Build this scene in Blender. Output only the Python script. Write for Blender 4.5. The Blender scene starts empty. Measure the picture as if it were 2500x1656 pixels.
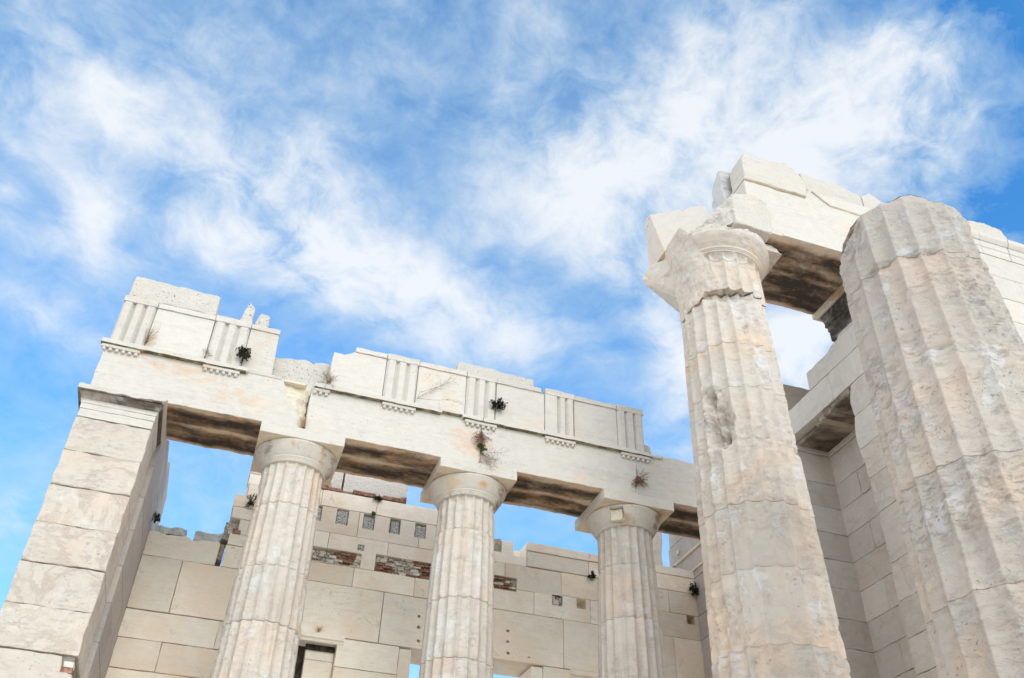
import bpy, bmesh, math, random
import numpy as np
from mathutils import Vector, Matrix, noise as mnoise
random.seed(7)
scene = bpy.context.scene
COL = scene.collection
R = math.radians

# ------------------------------------------------------------------ camera
cam_data = bpy.data.cameras.new('camera')
cam = bpy.data.objects.new('camera', cam_data)
COL.objects.link(cam)
cam_data.sensor_width = 36.0
cam_data.lens = 31.757
cam_data.clip_start = 0.05
cam_data.clip_end = 3000
rt = Vector((0.94449564, -0.32768607, 0.02344836))
up = Vector((-0.22210876, -0.58433588, 0.780525))
fw = Vector((0.24206546, 0.74241055, 0.62468464))
mw = Matrix((rt, up, -fw)).transposed().to_4x4()
mw.translation = Vector((-0.5826, -10.8502, -6.6934))
cam.matrix_world = mw
scene.camera = cam

# ------------------------------------------------------------------ light
scene.view_settings.view_transform = 'Standard'
scene.view_settings.look = 'None'
scene.view_settings.gamma = 1.0
scene.view_settings.exposure = 0.57
SUN_EL, SUN_DX, SUN_DY = R(27), 0.12, -1.0
sd = Vector((SUN_DX, SUN_DY, 0)).normalized() * math.cos(SUN_EL) + Vector((0, 0, math.sin(SUN_EL)))
sun_d = bpy.data.lights.new('sun', 'SUN')
sun_d.energy = 0.8
sun_d.angle = R(30)
sun_d.color = (1.0, 0.94, 0.85)
sun = bpy.data.objects.new('sun', sun_d)
COL.objects.link(sun)
sun.rotation_euler = sd.to_track_quat('Z', 'Y').to_euler()
sun.location = (0, -30, 40)

# ------------------------------------------------------------------ sky with drifting thin cloud (world space: azimuth, elevation)
CLOUDS = [(-0.348,0.834,0.184,0.05,2.895,0.5),(-0.308,0.815,0.075,0.04,3.119,0.45),(-0.44,0.792,0.055,0.026,2.755,0.5),(-0.395,0.797,0.099,0.036,2.797,0.4),(-0.393,0.74,0.099,0.022,2.663,0.35),(-0.275,0.718,0.07,0.054,-3.11,0.9),(-0.331,0.734,0.112,0.028,2.635,0.5),(-0.271,0.691,0.046,0.028,2.656,0.4),(-0.252,0.668,0.068,0.032,-3.137,0.5),(-0.327,0.661,0.074,0.035,3.029,0.4),(-0.376,0.691,0.029,0.026,2.928,0.4),(-0.166,0.725,0.116,0.042,-3.019,0.5),(-0.121,0.739,0.061,0.047,-3.131,0.45),(-0.023,0.769,0.182,0.102,3.111,0.85),(0.138,0.727,0.234,0.086,2.959,0.95),(0.278,0.697,0.168,0.056,2.932,0.7),(0.023,0.723,0.14,0.069,3.067,0.5),(-0.229,0.803,0.228,0.074,3.042,0.4),(-0.09,0.816,0.231,0.076,3.13,0.4),(-0.007,0.847,0.081,0.045,-2.879,0.25),(-0.25,0.894,0.17,0.099,-3.117,0.3),(-0.274,0.599,0.127,0.044,3.057,0.45),(0.258,0.817,0.131,0.054,-3.103,0.35),(0.276,0.935,0.158,0.064,1.335,0.22),(0.022,0.937,0.203,0.093,-3.141,0.12),(-0.083,0.76,0.101,0.057,3.127,0.3),(0.777,0.848,0.251,0.103,3.004,1.0),(0.939,0.888,0.207,0.053,3.018,0.75),(0.978,0.861,0.105,0.069,2.594,0.5),(0.89,0.846,0.219,0.101,2.905,0.6),(0.648,0.957,0.196,0.096,-3.045,0.6),(0.631,0.911,0.17,0.086,-3.076,0.6),(0.45,0.85,0.207,0.088,-3.1,0.65),(0.524,0.827,0.215,0.107,3.078,0.5),(0.423,0.814,0.115,0.079,3.127,0.4),(0.46,0.765,0.199,0.067,2.861,0.4),(0.922,0.76,0.128,0.104,-3.129,0.35),(0.696,0.804,0.197,0.096,3.004,0.5),(0.398,0.891,0.165,0.117,-2.89,0.3),(0.798,0.974,0.227,0.035,3.026,0.25),(0.36,1.013,0.196,0.123,-2.864,0.15),(0.536,0.732,0.131,0.064,3.071,0.2),(0.987,0.677,0.054,0.033,2.523,0.8),(0.705,0.648,0.126,0.096,3.105,0.95),(0.676,0.62,0.085,0.072,-3.072,0.7),(0.543,0.631,0.163,0.066,1.648,0.85),(0.529,0.685,0.076,0.06,-3.142,0.3),(0.043,0.478,0.138,0.033,3.047,0.2),(-0.116,0.506,0.151,0.027,3.04,0.15),(0.329,0.525,0.148,0.04,2.942,0.2),(-0.232,0.417,0.057,0.026,-2.735,0.4),(-0.225,0.395,0.061,0.025,-2.931,0.4)]

class NT:
    """small helper for building node trees"""
    def __init__(s, tree):
        s.t = tree; s.n = tree.nodes; s.l = tree.links
    def put(s, sock, v):
        if v is None: return
        if hasattr(v, 'is_output') or isinstance(v, bpy.types.NodeSocket): s.l.new(v, sock)
        else: sock.default_value = v
    def math(s, op, a, b=None, c=None, clamp=False):
        n = s.n.new('ShaderNodeMath'); n.operation = op; n.use_clamp = clamp
        for i, v in enumerate((a, b, c)): s.put(n.inputs[i], v)
        return n.outputs[0]
    def vmath(s, op, a, b=None):
        n = s.n.new('ShaderNodeVectorMath'); n.operation = op
        s.put(n.inputs[0], a)
        if op == 'SCALE': s.put(n.inputs[3], b)
        elif b is not None: s.put(n.inputs[1], b)
        return n.outputs[1] if op in ('DOT_PRODUCT', 'LENGTH') else n.outputs[0]
    def noise(s, vec, scale, detail=3, rough=.5, dist=0.0, color=False):
        n = s.n.new('ShaderNodeTexNoise'); s.put(n.inputs['Vector'], vec)
        n.inputs['Scale'].default_value = scale; n.inputs['Detail'].default_value = detail
        n.inputs['Roughness'].default_value = rough; n.inputs['Distortion'].default_value = dist
        return n.outputs[1] if color else n.outputs[0]
    def ramp(s, v, a, b, lo=0., hi=1., smooth=True):
        n = s.n.new('ShaderNodeMapRange'); n.interpolation_type = 'SMOOTHSTEP' if smooth else 'LINEAR'
        s.put(n.inputs[0], v); n.inputs[1].default_value = a; n.inputs[2].default_value = b
        n.inputs[3].default_value = lo; n.inputs[4].default_value = hi
        return n.outputs[0]
    def mix(s, f, a, b, mode='MIX'):
        n = s.n.new('ShaderNodeMix'); n.data_type = 'RGBA'; n.blend_type = mode
        s.put(n.inputs[0], f)
        for i, v in ((6, a), (7, b)):
            if isinstance(v, tuple): v = (v[0], v[1], v[2], 1)
            s.put(n.inputs[i], v)
        return n.outputs[2]
    def sep(s, v):
        n = s.n.new('ShaderNodeSeparateXYZ'); s.put(n.inputs[0], v); return n.outputs
    def comb(s, x, y, z):
        n = s.n.new('ShaderNodeCombineXYZ')
        for i, v in enumerate((x, y, z)): s.put(n.inputs[i], v)
        return n.outputs[0]
    def mapping(s, vec, scale=(1, 1, 1), loc=(0, 0, 0), rot=(0, 0, 0), typ='POINT'):
        n = s.n.new('ShaderNodeMapping'); n.vector_type = typ; s.put(n.inputs[0], vec)
        n.inputs[1].default_value = loc; n.inputs[2].default_value = rot; n.inputs[3].default_value = scale
        return n.outputs[0]

world = bpy.data.worlds.new('World'); scene.world = world; world.use_nodes = True
w = NT(world.node_tree); w.n.clear()
tc = w.n.new('ShaderNodeTexCoord')
d = w.vmath('NORMALIZE', tc.outputs['Generated'])
dx, dy, dz = w.sep(d)
az = w.math('ARCTAN2', dx, dy)
el = w.math('ARCSINE', dz)
uv = w.comb(az, el, 0.0)
wr1 = w.noise(d, 5.0, 3, .55, 0, True)
wr2 = w.noise(d, 17.0, 4, .6, 0, True)
uvw = w.vmath('ADD', uv, w.vmath('SCALE', w.vmath('SUBTRACT', wr1, (.5, .5, .5)), .085))
uvw = w.vmath('ADD', uvw, w.vmath('SCALE', w.vmath('SUBTRACT', wr2, (.5, .5, .5)), .022))
acc = None
for (a_, e_, s1, s2, rot, amp) in CLOUDS:
    m = w.mapping(uvw, (s1 * 1.28, s2 * 1.28, 1), (a_, e_, 0), (0, 0, rot), 'TEXTURE')
    g = w.n.new('ShaderNodeTexGradient'); g.gradient_type = 'QUADRATIC_SPHERE'; w.l.new(m, g.inputs[0])
    acc = w.math('MULTIPLY', g.outputs[1], amp) if acc is None else w.math('MULTIPLY_ADD', g.outputs[1], amp, acc)
wisp = w.noise(w.mapping(uvw, (1.0, 2.0, 1), rot=(0, 0, R(-14))), 5.0, 9, .62, .3)
wisp2 = w.noise(w.mapping(uvw, (1.0, 1.7, 1), rot=(0, 0, R(25))), 16.0, 8, .65, .4)
tex = w.math('ADD', w.math('MULTIPLY', wisp, .66), w.math('MULTIPLY', wisp2, .34))
gain = w.ramp(tex, .34, .66, .35, 1.5, False)
# clouds outside the mapped part of the dome: unseen broken cloud, added extra bright to fill the back wall
far = w.ramp(w.noise(d, 2.2, 6, .6), .42, .66)
dirdot = w.vmath('DOT_PRODUCT', d, (0.2421, 0.7424, 0.6247))
inside = w.ramp(dirdot, .70, .84)
base = w.math('ADD', w.math('MULTIPLY', w.ramp(tex, .36, .68, 0, 1, False), .48), w.ramp(az, .80, 1.10, .04, -.45, False))
dens = w.math('MULTIPLY_ADD', w.math('MULTIPLY', acc, .88), gain, base)
dens = w.ramp(dens, -.05, 1.15, 0, 1, False)
soft = w.math('SUBTRACT', 1.0, w.math('POWER', 2.718, w.math('MULTIPLY', w.math('MAXIMUM', dens, 0.0), -1.75)))
dens = w.math('MULTIPLY', soft, 1.12)
densf = w.math('MULTIPLY_ADD', far, .3, .65)
dens = w.math('ADD', w.math('MULTIPLY', dens, inside), w.math('MULTIPLY', densf, w.math('SUBTRACT', 1.0, inside)))
sky = w.n.new('ShaderNodeTexSky'); sky.sky_type = 'NISHITA'; sky.sun_disc = False
sky.sun_elevation = SUN_EL; sky.sun_rotation = math.atan2(sd.x, sd.y)
sky.air_density = 1.0; sky.dust_density = .6; sky.ozone_density = 2.0
blue = w.mix(1.0, sky.outputs[0], (0.62, 1.62, 2.25), 'MULTIPLY')
cl = w.mix(w.ramp(dens, .35, .95), (3.9, 5.2, 6.15), (6.5, 6.7, 6.8))
hz = w.ramp(dz, 0.0, .75, 1.55, .80)  # unseen cloud boosted towards the horizon as fill for the back wall
cl = w.mix(inside, w.mix(1.0, (10.4, 9.95, 9.2), w.comb(hz, hz, hz), 'MULTIPLY'), cl)  # sky out of view gets a brighter fill colour than the visible clouds
skyc = w.mix(w.ramp(dens, 0, 1.0, 0, .97, False), blue, cl)
bg = w.n.new('ShaderNodeBackground'); bg.inputs[1].default_value = 0.1
w.l.new(skyc, bg.inputs[0])
wo = w.n.new('ShaderNodeOutputWorld'); w.l.new(bg.outputs[0], wo.inputs[0])
world.cycles.sampling_method = 'MANUAL'; world.cycles.sample_map_resolution = 512

# ------------------------------------------------------------------ materials
def new_mat(name):
    m = bpy.data.materials.new(name); m.use_nodes = True
    t = NT(m.node_tree); t.n.clear()
    b = t.n.new('ShaderNodeBsdfPrincipled'); o = t.n.new('ShaderNodeOutputMaterial')
    t.l.new(b.outputs[0], o.inputs[0])
    b.inputs['Specular IOR Level'].default_value = .25
    return m, t, b

def marble(name, base, warm=(.70, .52, .38), wamt=.5, wth=(.50, .72), grey=(.50, .47, .44), gamt=.35, streak=9.,
           vein=.5, veincol=(.33, .25, .21), crack=0., pits=.3, lichen=0., lichcol=(.60, .63, .68), bump=.5, rough=.75,
           soot=None, big=1.0, vert=0., hack=0., stains=(), marb=0., marbcol=(.50, .42, .36), grime=0., grimecol=(.40, .34, .30)):
    m, t, b = new_mat(name)
    geo = t.n.new('ShaderNodeNewGeometry')
    at = t.n.new('ShaderNodeAttribute'); at.attribute_name = 'tint'
    tr, tg, tb = t.sep(at.outputs[1])
    pos = t.vmath('ADD', geo.outputs['Position'], t.vmath('SCALE', (1.0, .7, .3), t.math('MULTIPLY', tb, 41.)))
    # broad warm patches
    n1 = t.noise(pos, .9 * big, 5, .6, .4)
    n1 = t.math('ADD', n1, t.math('MULTIPLY', t.math('SUBTRACT', tg, .5), .16))
    c = t.mix(t.math('MULTIPLY', t.ramp(n1, *wth), wamt), base, warm)
    # bedding streaks
    sp = t.mapping(pos, (1.3, 1.3, streak))
    n2 = t.noise(sp, 1.6, 7, .68, .9)
    c = t.mix(t.math('MULTIPLY', t.ramp(n2, .50, .72), gamt), c, grey)
    n2b = t.noise(t.mapping(pos, (2.4, 2.4, streak * 3.2)), 2.2, 4, .6, .6)
    thin = t.math('MULTIPLY', t.ramp(n2b, .62, .70), t.ramp(n1, .35, .6, 1., .15))
    c = t.mix(t.math('MULTIPLY', thin, gamt * .8), c, tuple(x * .72 for x in grey))
    # mottle
    n6 = t.noise(pos, 7.0, 6, .7)
    c = t.mix(t.ramp(n6, .38, .66, .0, .28), c, tuple(min(1, x * .80) for x in base))
    if grime:
        ng = t.noise(t.mapping(pos, (1, 1, 2.6)), 8.5, 9, .74, .2)
        gm_ = t.math('MULTIPLY', t.ramp(ng, .50, .64), t.ramp(t.noise(pos, 1.15, 4, .6), .36, .60, .15, 1.))
        c = t.mix(t.math('MULTIPLY', gm_, grime), c, grimecol)
    # veins (thin iso lines of a distorted noise)
    nv = t.noise(pos, 1.25, 5, .58, .25)
    vl = t.math('ABSOLUTE', t.math('SUBTRACT', nv, .5))
    vm = t.math('MULTIPLY', t.ramp(vl, 0, .010, 1, 0), t.ramp(t.noise(pos, 1.6, 4), .52, .64))
    c = t.mix(t.math('MULTIPLY', vm, vein), c, veincol)
    hsum = t.math('MULTIPLY', n2, .9)
    hsum = t.math('ADD', hsum, t.math('MULTIPLY', n6, .6))
    hsum = t.math('ADD', hsum, t.math('MULTIPLY', vm, -.35 * vein))
    if grime: hsum = t.math('ADD', hsum, t.math('MULTIPLY', gm_, -.4 * grime))
    if lichen:
        nl = t.noise(pos, 2.3, 9, .72, .3)
        lm = t.ramp(nl, .535, .60)
        c = t.mix(t.math('MULTIPLY', lm, lichen), c, lichcol)
        nl2 = t.noise(t.mapping(pos, (1, 1, 1.8), (9, 3, 5)), 3.4, 9, .70, .1)
        lm2 = t.math('MULTIPLY', t.ramp(nl2, .56, .70), t.ramp(t.noise(pos, .8, 2), .45, .6))
        c = t.mix(t.math('MULTIPLY', lm2, lichen * 1.1), c, tuple(x * .95 for x in veincol))
        hsum = t.math('ADD', hsum, t.math('MULTIPLY', lm2, -.35))
        hsum = t.math('ADD', hsum, t.math('MULTIPLY', lm, .15))
    if marb:
        nm = t.noise(pos, 1.5, 8, .66, .7)
        mb = t.math('MULTIPLY', t.ramp(t.math('ABSOLUTE', t.math('SUBTRACT', nm, .5)), .0, .055, 1, 0), t.ramp(t.noise(pos, .9, 3), .40, .60, .2, 1))
        c = t.mix(t.math('MULTIPLY', mb, marb), c, marbcol)
        hsum = t.math('ADD', hsum, t.math('MULTIPLY', mb, -.25))
    if hack:
        nh = t.noise(pos, 24., 3, .6)
        hm = t.ramp(nh, .42, .58)
        c = t.mix(t.math('MULTIPLY', t.ramp(nh, .46, .34), hack * .22), c, tuple(x * .72 for x in base))
        hsum = t.math('ADD', hsum, t.math('MULTIPLY', hm, .55 * hack))
    for (sx, sz, rx, rz, amt_, scol) in stains:
        gx, gy, gz = t.sep(geo.outputs['Position'])
        e1 = t.math('MULTIPLY', t.math('SUBTRACT', gx, sx), 1. / rx); e2 = t.math('MULTIPLY', t.math('SUBTRACT', gz, sz), 1. / rz)
        q = t.math('ADD', t.math('MULTIPLY', e1, e1), t.math('MULTIPLY', e2, e2))
        nn_ = t.noise(t.mapping(geo.outputs['Position'], (1, 1, 2.4)), 4.5, 8, .68)
        mm = t.math('ADD', t.ramp(q, 0., 1.8, .26, -.42, False), t.math('MULTIPLY', t.math('SUBTRACT', nn_, .5), 2.2))
        c = t.mix(t.math('MULTIPLY', t.ramp(mm, -.05, .40), amt_), c, scol)
    if crack:
        dpos = t.vmath('ADD', pos, t.vmath('SCALE', t.noise(pos, 3.0, 2, .5, 0, True), .22))
        vo = t.n.new('ShaderNodeTexVoronoi'); vo.feature = 'DISTANCE_TO_EDGE'
        t.put(vo.inputs['Vector'], t.mapping(dpos, (1, 1, 1.5))); vo.inputs['Scale'].default_value = 3.4
        cm = t.math('MULTIPLY', t.ramp(vo.outputs[0], .0, .012, 1, 0), t.ramp(t.noise(pos, 1.9, 4), .50, .62))
        c = t.mix(t.math('MULTIPLY', cm, crack), c, tuple(x * .62 for x in veincol))
        hsum = t.math('ADD', hsum, t.math('MULTIPLY', cm, -.9))
    if pits:
        npt = t.noise(pos, 34., 2, .5)
        pm = t.math('MULTIPLY', t.ramp(npt, .66, .72), t.ramp(t.noise(pos, 2.2, 2), .5, .62))
        c = t.mix(t.math('MULTIPLY', pm, pits), c, (.28, .23, .19))
        hsum = t.math('ADD', hsum, t.math('MULTIPLY', pm, -.5))
    if vert:
        nvv = t.noise(t.mapping(pos, (5.5, 5.5, .55)), 1.5, 5, .62, .5)
        c = t.mix(t.math('MULTIPLY', t.ramp(nvv, .52, .68), vert), c, (.40, .33, .28))
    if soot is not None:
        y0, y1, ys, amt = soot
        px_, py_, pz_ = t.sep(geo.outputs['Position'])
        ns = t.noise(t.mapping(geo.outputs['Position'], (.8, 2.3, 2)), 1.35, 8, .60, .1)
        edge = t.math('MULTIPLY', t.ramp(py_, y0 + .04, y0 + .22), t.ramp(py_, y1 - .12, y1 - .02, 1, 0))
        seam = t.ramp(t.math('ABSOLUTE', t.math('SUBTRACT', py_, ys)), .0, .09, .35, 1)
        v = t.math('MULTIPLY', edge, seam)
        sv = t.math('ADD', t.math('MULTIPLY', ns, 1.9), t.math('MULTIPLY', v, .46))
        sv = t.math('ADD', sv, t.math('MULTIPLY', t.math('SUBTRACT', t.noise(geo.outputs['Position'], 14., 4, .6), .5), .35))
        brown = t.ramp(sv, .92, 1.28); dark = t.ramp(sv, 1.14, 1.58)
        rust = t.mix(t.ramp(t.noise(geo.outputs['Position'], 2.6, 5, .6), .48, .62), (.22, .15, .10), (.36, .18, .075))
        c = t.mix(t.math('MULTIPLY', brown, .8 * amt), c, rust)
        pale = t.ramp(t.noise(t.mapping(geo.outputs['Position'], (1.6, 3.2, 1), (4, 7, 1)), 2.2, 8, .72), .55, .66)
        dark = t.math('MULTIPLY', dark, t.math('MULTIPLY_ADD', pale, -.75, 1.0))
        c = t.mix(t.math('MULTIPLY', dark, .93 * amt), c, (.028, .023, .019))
    br = t.math('MULTIPLY_ADD', tr, .34, .83)
    c = t.mix(1.0, c, t.comb(br, br, br), 'MULTIPLY')
    t.l.new(c, b.inputs['Base Color'])
    b.inputs['Roughness'].default_value = rough
    nf = t.noise(t.mapping(pos, (1, 1, 1.6)), 48., 4, .65)
    hsum = t.math('ADD', hsum, t.math('MULTIPLY', nf, .12))
    bp = t.n.new('ShaderNodeBump'); bp.inputs['Strength'].default_value = bump; bp.inputs['Distance'].default_value = .02
    t.l.new(hsum, bp.inputs['Height']); t.l.new(bp.outputs[0], b.inputs['Normal'])
    return m

def plain(name, c1, c2, scale=8., rough=.85, bump=.6, dist=.015, detail=6, lo=.4, hi=.62):
    m, t, b = new_mat(name)
    geo = t.n.new('ShaderNodeNewGeometry')
    n = t.noise(geo.outputs['Position'], scale, detail, .65)
    t.l.new(t.mix(t.ramp(n, lo, hi), c1, c2), b.inputs['Base Color'])
    b.inputs['Roughness'].default_value = rough
    bp = t.n.new('ShaderNodeBump'); bp.inputs['Strength'].default_value = bump; bp.inputs['Distance'].default_value = dist
    t.l.new(n, bp.inputs['Height']); t.l.new(bp.outputs[0], b.inputs['Normal'])
    return m

M_FAC = marble('facade_marble', (.635, .593, .542), grime=.34, grimecol=(.47, .42, .37), warm=(.76, .55, .39), wamt=.6, wth=(.55, .74), gamt=.5, streak=9, vein=.04, pits=.5, bump=.5, crack=.0, stains=[(-1.75, .55, .75, .22, .75, (.62, .46, .34)), (-1.0, .30, .5, .16, .6, (.62, .46, .34)), (2.36, .33, .42, .30, .85, (.66, .46, .335)), (-2.27, .98, .10, .35, .5, (.50, .34, .22)), (5.6, .45, 1.1, .30, .5, (.52, .50, .48)), (4.3, .25, 1.1, .14, .45, (.50, .46, .42)), (4.05, 1.0, .16, .4, .5, (.66, .52, .40)), (-1.2, 1.5, 2.2, .10, .35, (.50, .47, .43)), (3.2, 1.56, 2.4, .07, .45, (.48, .45, .41)), (1.0, .64, 1.8, .05, .45, (.50, .46, .40)), (.25, .9, .3, .2, .4, (.5, .46, .42))])
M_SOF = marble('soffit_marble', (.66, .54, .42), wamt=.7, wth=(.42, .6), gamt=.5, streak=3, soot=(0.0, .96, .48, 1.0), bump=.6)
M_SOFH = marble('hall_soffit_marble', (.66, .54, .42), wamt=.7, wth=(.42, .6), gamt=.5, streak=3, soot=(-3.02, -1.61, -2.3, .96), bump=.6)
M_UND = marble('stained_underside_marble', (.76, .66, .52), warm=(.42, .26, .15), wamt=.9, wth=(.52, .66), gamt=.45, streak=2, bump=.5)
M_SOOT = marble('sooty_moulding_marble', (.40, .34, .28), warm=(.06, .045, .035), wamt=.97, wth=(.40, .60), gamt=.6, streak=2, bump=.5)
M_TAEU = plain('ledge_underside_shade', (.13, .11, .07), (.36, .31, .22), 9)  # dark olive colour paints the shadow line under the taenia
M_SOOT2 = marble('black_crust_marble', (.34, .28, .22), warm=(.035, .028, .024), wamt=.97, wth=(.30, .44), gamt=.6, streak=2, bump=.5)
M_CAP = marble('capital_marble', (.65, .60, .53), marb=.3, warm=(.52, .31, .17), wamt=.75, wth=(.60, .68), gamt=.35, streak=5, vein=.8, pits=.6, bump=.35, crack=.0, big=1.8, stains=[(2.60, -.30, .12, .07, .85, (.62, .34, .16)), (.33, -.30, .07, .2, .8, (.46, .24, .13)), (-.42, -.27, .06, .12, .8, (.28, .24, .2)), (.50, -.35, .08, .2, .8, (.25, .2, .17)), (2.95, -.35, .10, .2, .85, (.18, .13, .1)), (5.40, -.32, .09, .2, .8, (.24, .17, .12)), (2.2, -.3, .15, .1, .5, (.6, .42, .22))])
M_COL = marble('wing_column_marble', (.635, .575, .505), marb=.25, grime=.38, warm=(.70, .53, .42), wamt=.7, wth=(.50, .68), gamt=.35, streak=3.5, vein=.35, lichen=.42, lichcol=(.74, .74, .75), pits=.6, bump=.7, crack=.0, vert=.42, stains=[(.30, -.75, .12, .42, .75, (.62, .44, .33)), (2.42, -.95, .07, .4, .6, (.66, .50, .40)), (.1, -2.6, .4, .3, .3, (.66, .54, .46))])
M_CMID = marble('corner_column_marble', (.625, .565, .50), marb=.35, grime=.4, warm=(.74, .565, .43), wamt=.75, wth=(.47, .66), gamt=.35, streak=3.5, vein=.35, lichen=.5, lichcol=(.74, .74, .75), pits=.4, bump=.9, crack=.0, veincol=(.40, .31, .27))
M_CNEAR = marble('weathered_column_marble', (.505, .458, .41), marb=.4, grime=.55, warm=(.62, .48, .385), wamt=.75, wth=(.46, .62), gamt=.75, streak=6.5, vein=.35, lichen=.4, lichcol=(.62, .64, .67), pits=.5, bump=1.1, crack=.0, veincol=(.36, .28, .255))
M_ANTA = marble('pier_marble', (.635, .57, .495), marb=.6, marbcol=(.45, .36, .31), grime=.5, warm=(.68, .54, .45), wamt=.65, wth=(.48, .66), gamt=.4, streak=2.5, vein=.6, veincol=(.46, .38, .34), lichen=.42, lichcol=(.70, .66, .62), pits=.4, bump=.7, crack=.0)
M_WALL = marble('wall_marble', (.90, .82, .705), grime=.2, grey=(.70, .62, .53), grimecol=(.60, .50, .41), warm=(.82, .65, .50), wamt=.75, wth=(.46, .66), gamt=.45, streak=8, vein=.35, pits=.35, bump=.4, big=.8)
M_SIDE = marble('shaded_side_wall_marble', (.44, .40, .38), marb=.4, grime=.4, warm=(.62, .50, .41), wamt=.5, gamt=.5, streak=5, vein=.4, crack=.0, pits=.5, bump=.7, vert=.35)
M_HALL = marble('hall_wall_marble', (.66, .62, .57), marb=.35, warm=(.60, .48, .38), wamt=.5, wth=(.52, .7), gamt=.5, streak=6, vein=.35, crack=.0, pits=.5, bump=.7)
M_HALLD = marble('dark_lintel_marble', (.50, .42, .34), warm=(.09, .06, .045), wamt=.95, wth=(.38, .56), gamt=.6, streak=3, vein=.8, crack=.4, bump=1.)  # dark blotched marble for the niche lintel and ceiling
M_HALLB = marble('brown_rubble_marble', (.52, .44, .37), warm=(.42, .32, .25), wamt=.8, wth=(.4, .6), gamt=.3, streak=2, bump=1.2, grime=.5)
M_ROUGH = marble('rough_hewn_marble', (.64, .60, .545), wamt=.35, gamt=.2, streak=2, vein=.1, pits=.6, bump=1.5, hack=.22)
M_BREAK = marble('broken_marble', (.80, .72, .58), warm=(.62, .50, .34), wamt=.6, gamt=.4, streak=6, vein=.4, bump=1.3)
M_BROKG = marble('grey_broken_marble', (.62, .615, .61), warm=(.55, .50, .45), wamt=.4, gamt=.35, streak=2, pits=.8, bump=1.6)
M_CORE = plain('joint_shadow_stone', (.20, .17, .14), (.30, .26, .21))
M_GRIT = plain('grey_cement', (.23, .23, .22), (.66, .66, .64), 42, bump=1., lo=.40, hi=.60, detail=3)
M_BRICK = plain('red_brick', (.22, .095, .065), (.42, .24, .17), 16)
M_MORT = plain('rubble_mortar', (.36, .30, .25), (.64, .57, .50), 22, bump=1.2, dist=.03)
M_STONE = plain('field_stone', (.62, .56, .45), (.80, .76, .68), 9)
M_DARK = plain('recess_shade', (.015, .013, .012), (.07, .055, .042), 9)  # near-black colour standing in for deep shade in the window recesses
M_GROUND = plain('limestone_ground', (.54, .49, .42), (.70, .65, .575), .7, bump=.8, dist=.2)
M_LEAFD = plain('dark_leaf', (.020, .026, .012), (.055, .065, .028), 30)
M_LEAFG = plain('green_leaf', (.07, .11, .03), (.16, .19, .07), 30)
M_LEAFR = plain('dry_red_leaf', (.24, .09, .05), (.34, .18, .10), 30)
M_LEAFB = plain('dry_grey_leaf', (.30, .25, .21), (.42, .36, .30), 30)
M_STEM = plain('dry_stem', (.16, .10, .07), (.28, .19, .14), 30)
M_STRAW = plain('straw_grass', (.46, .30, .13), (.62, .45, .22), 30)

# ------------------------------------------------------------------ objects
ORG = {}
def obj(name, bm, mats, parent=None, tint=None, smooth=False, loc=None):
    """one mesh object; vertices are given in world metres"""
    if not isinstance(bm, bpy.types.Mesh):
        me = bpy.data.meshes.new(name)
        bmesh.ops.recalc_face_normals(bm, faces=bm.faces)
        bm.to_mesh(me); bm.free()
    else: me = bm; me.name = name
    if 'tint' not in me.attributes:
        a = me.attributes.new('tint', 'FLOAT_COLOR', 'POINT')
        tv = tint or (.5, .5, random.random())
        a.data.foreach_set('color', np.tile(np.array([*tv, 1.0], dtype=np.float32), len(me.vertices)))
    for m in (mats if isinstance(mats, (list, tuple)) else [mats]): me.materials.append(m)
    o = bpy.data.objects.new(name, me); COL.objects.link(o)
    if parent: o.parent = parent; org = ORG[parent.name]
    else: org = Vector(loc) if loc is not None else Vector((0, 0, 0)); o.location = org
    ORG[o.name] = org
    if org.length > 0: me.transform(Matrix.Translation(-org))
    if smooth: me.polygons.foreach_set('use_smooth', [True] * len(me.polygons))
    me.update()
    return o

def thing(name, label, cat, loc, group=None):
    o = bpy.data.objects.new(name, None); COL.objects.link(o)
    o.empty_display_size = .2; o.location = loc; ORG[o.name] = Vector(loc)
    o['label'] = label; o['category'] = cat
    if group: o['group'] = group
    return o

def NB():
    bm = bmesh.new(); bm.loops.layers.float_color.new('tint'); return bm

def S(y0): return lambda u, v, w_: Vector((u, y0 - w_, v))      # faces south
def W(x0): return lambda u, v, w_: Vector((x0 - w_, u, v))      # faces west
def E(x0): return lambda u, v, w_: Vector((x0 + w_, u, v))      # faces east

def nz(p, s=1.0): return mnoise.noise(Vector(p) * s)

def paint(bm, faces, tint, mi=0, under=None):
    L = bm.loops.layers.float_color.get('tint')
    for f in faces:
        f.material_index = mi
        if under is not None:
            f.normal_update()
        for l in f.loops: l[L] = (*tint, 1.0)

def rt_(b=.5, s=.5, g=.5): return (min(1, max(0, b + random.uniform(-s, s) * .5)), min(1, max(0, g + random.uniform(-.5, .5))), random.random())

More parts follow.
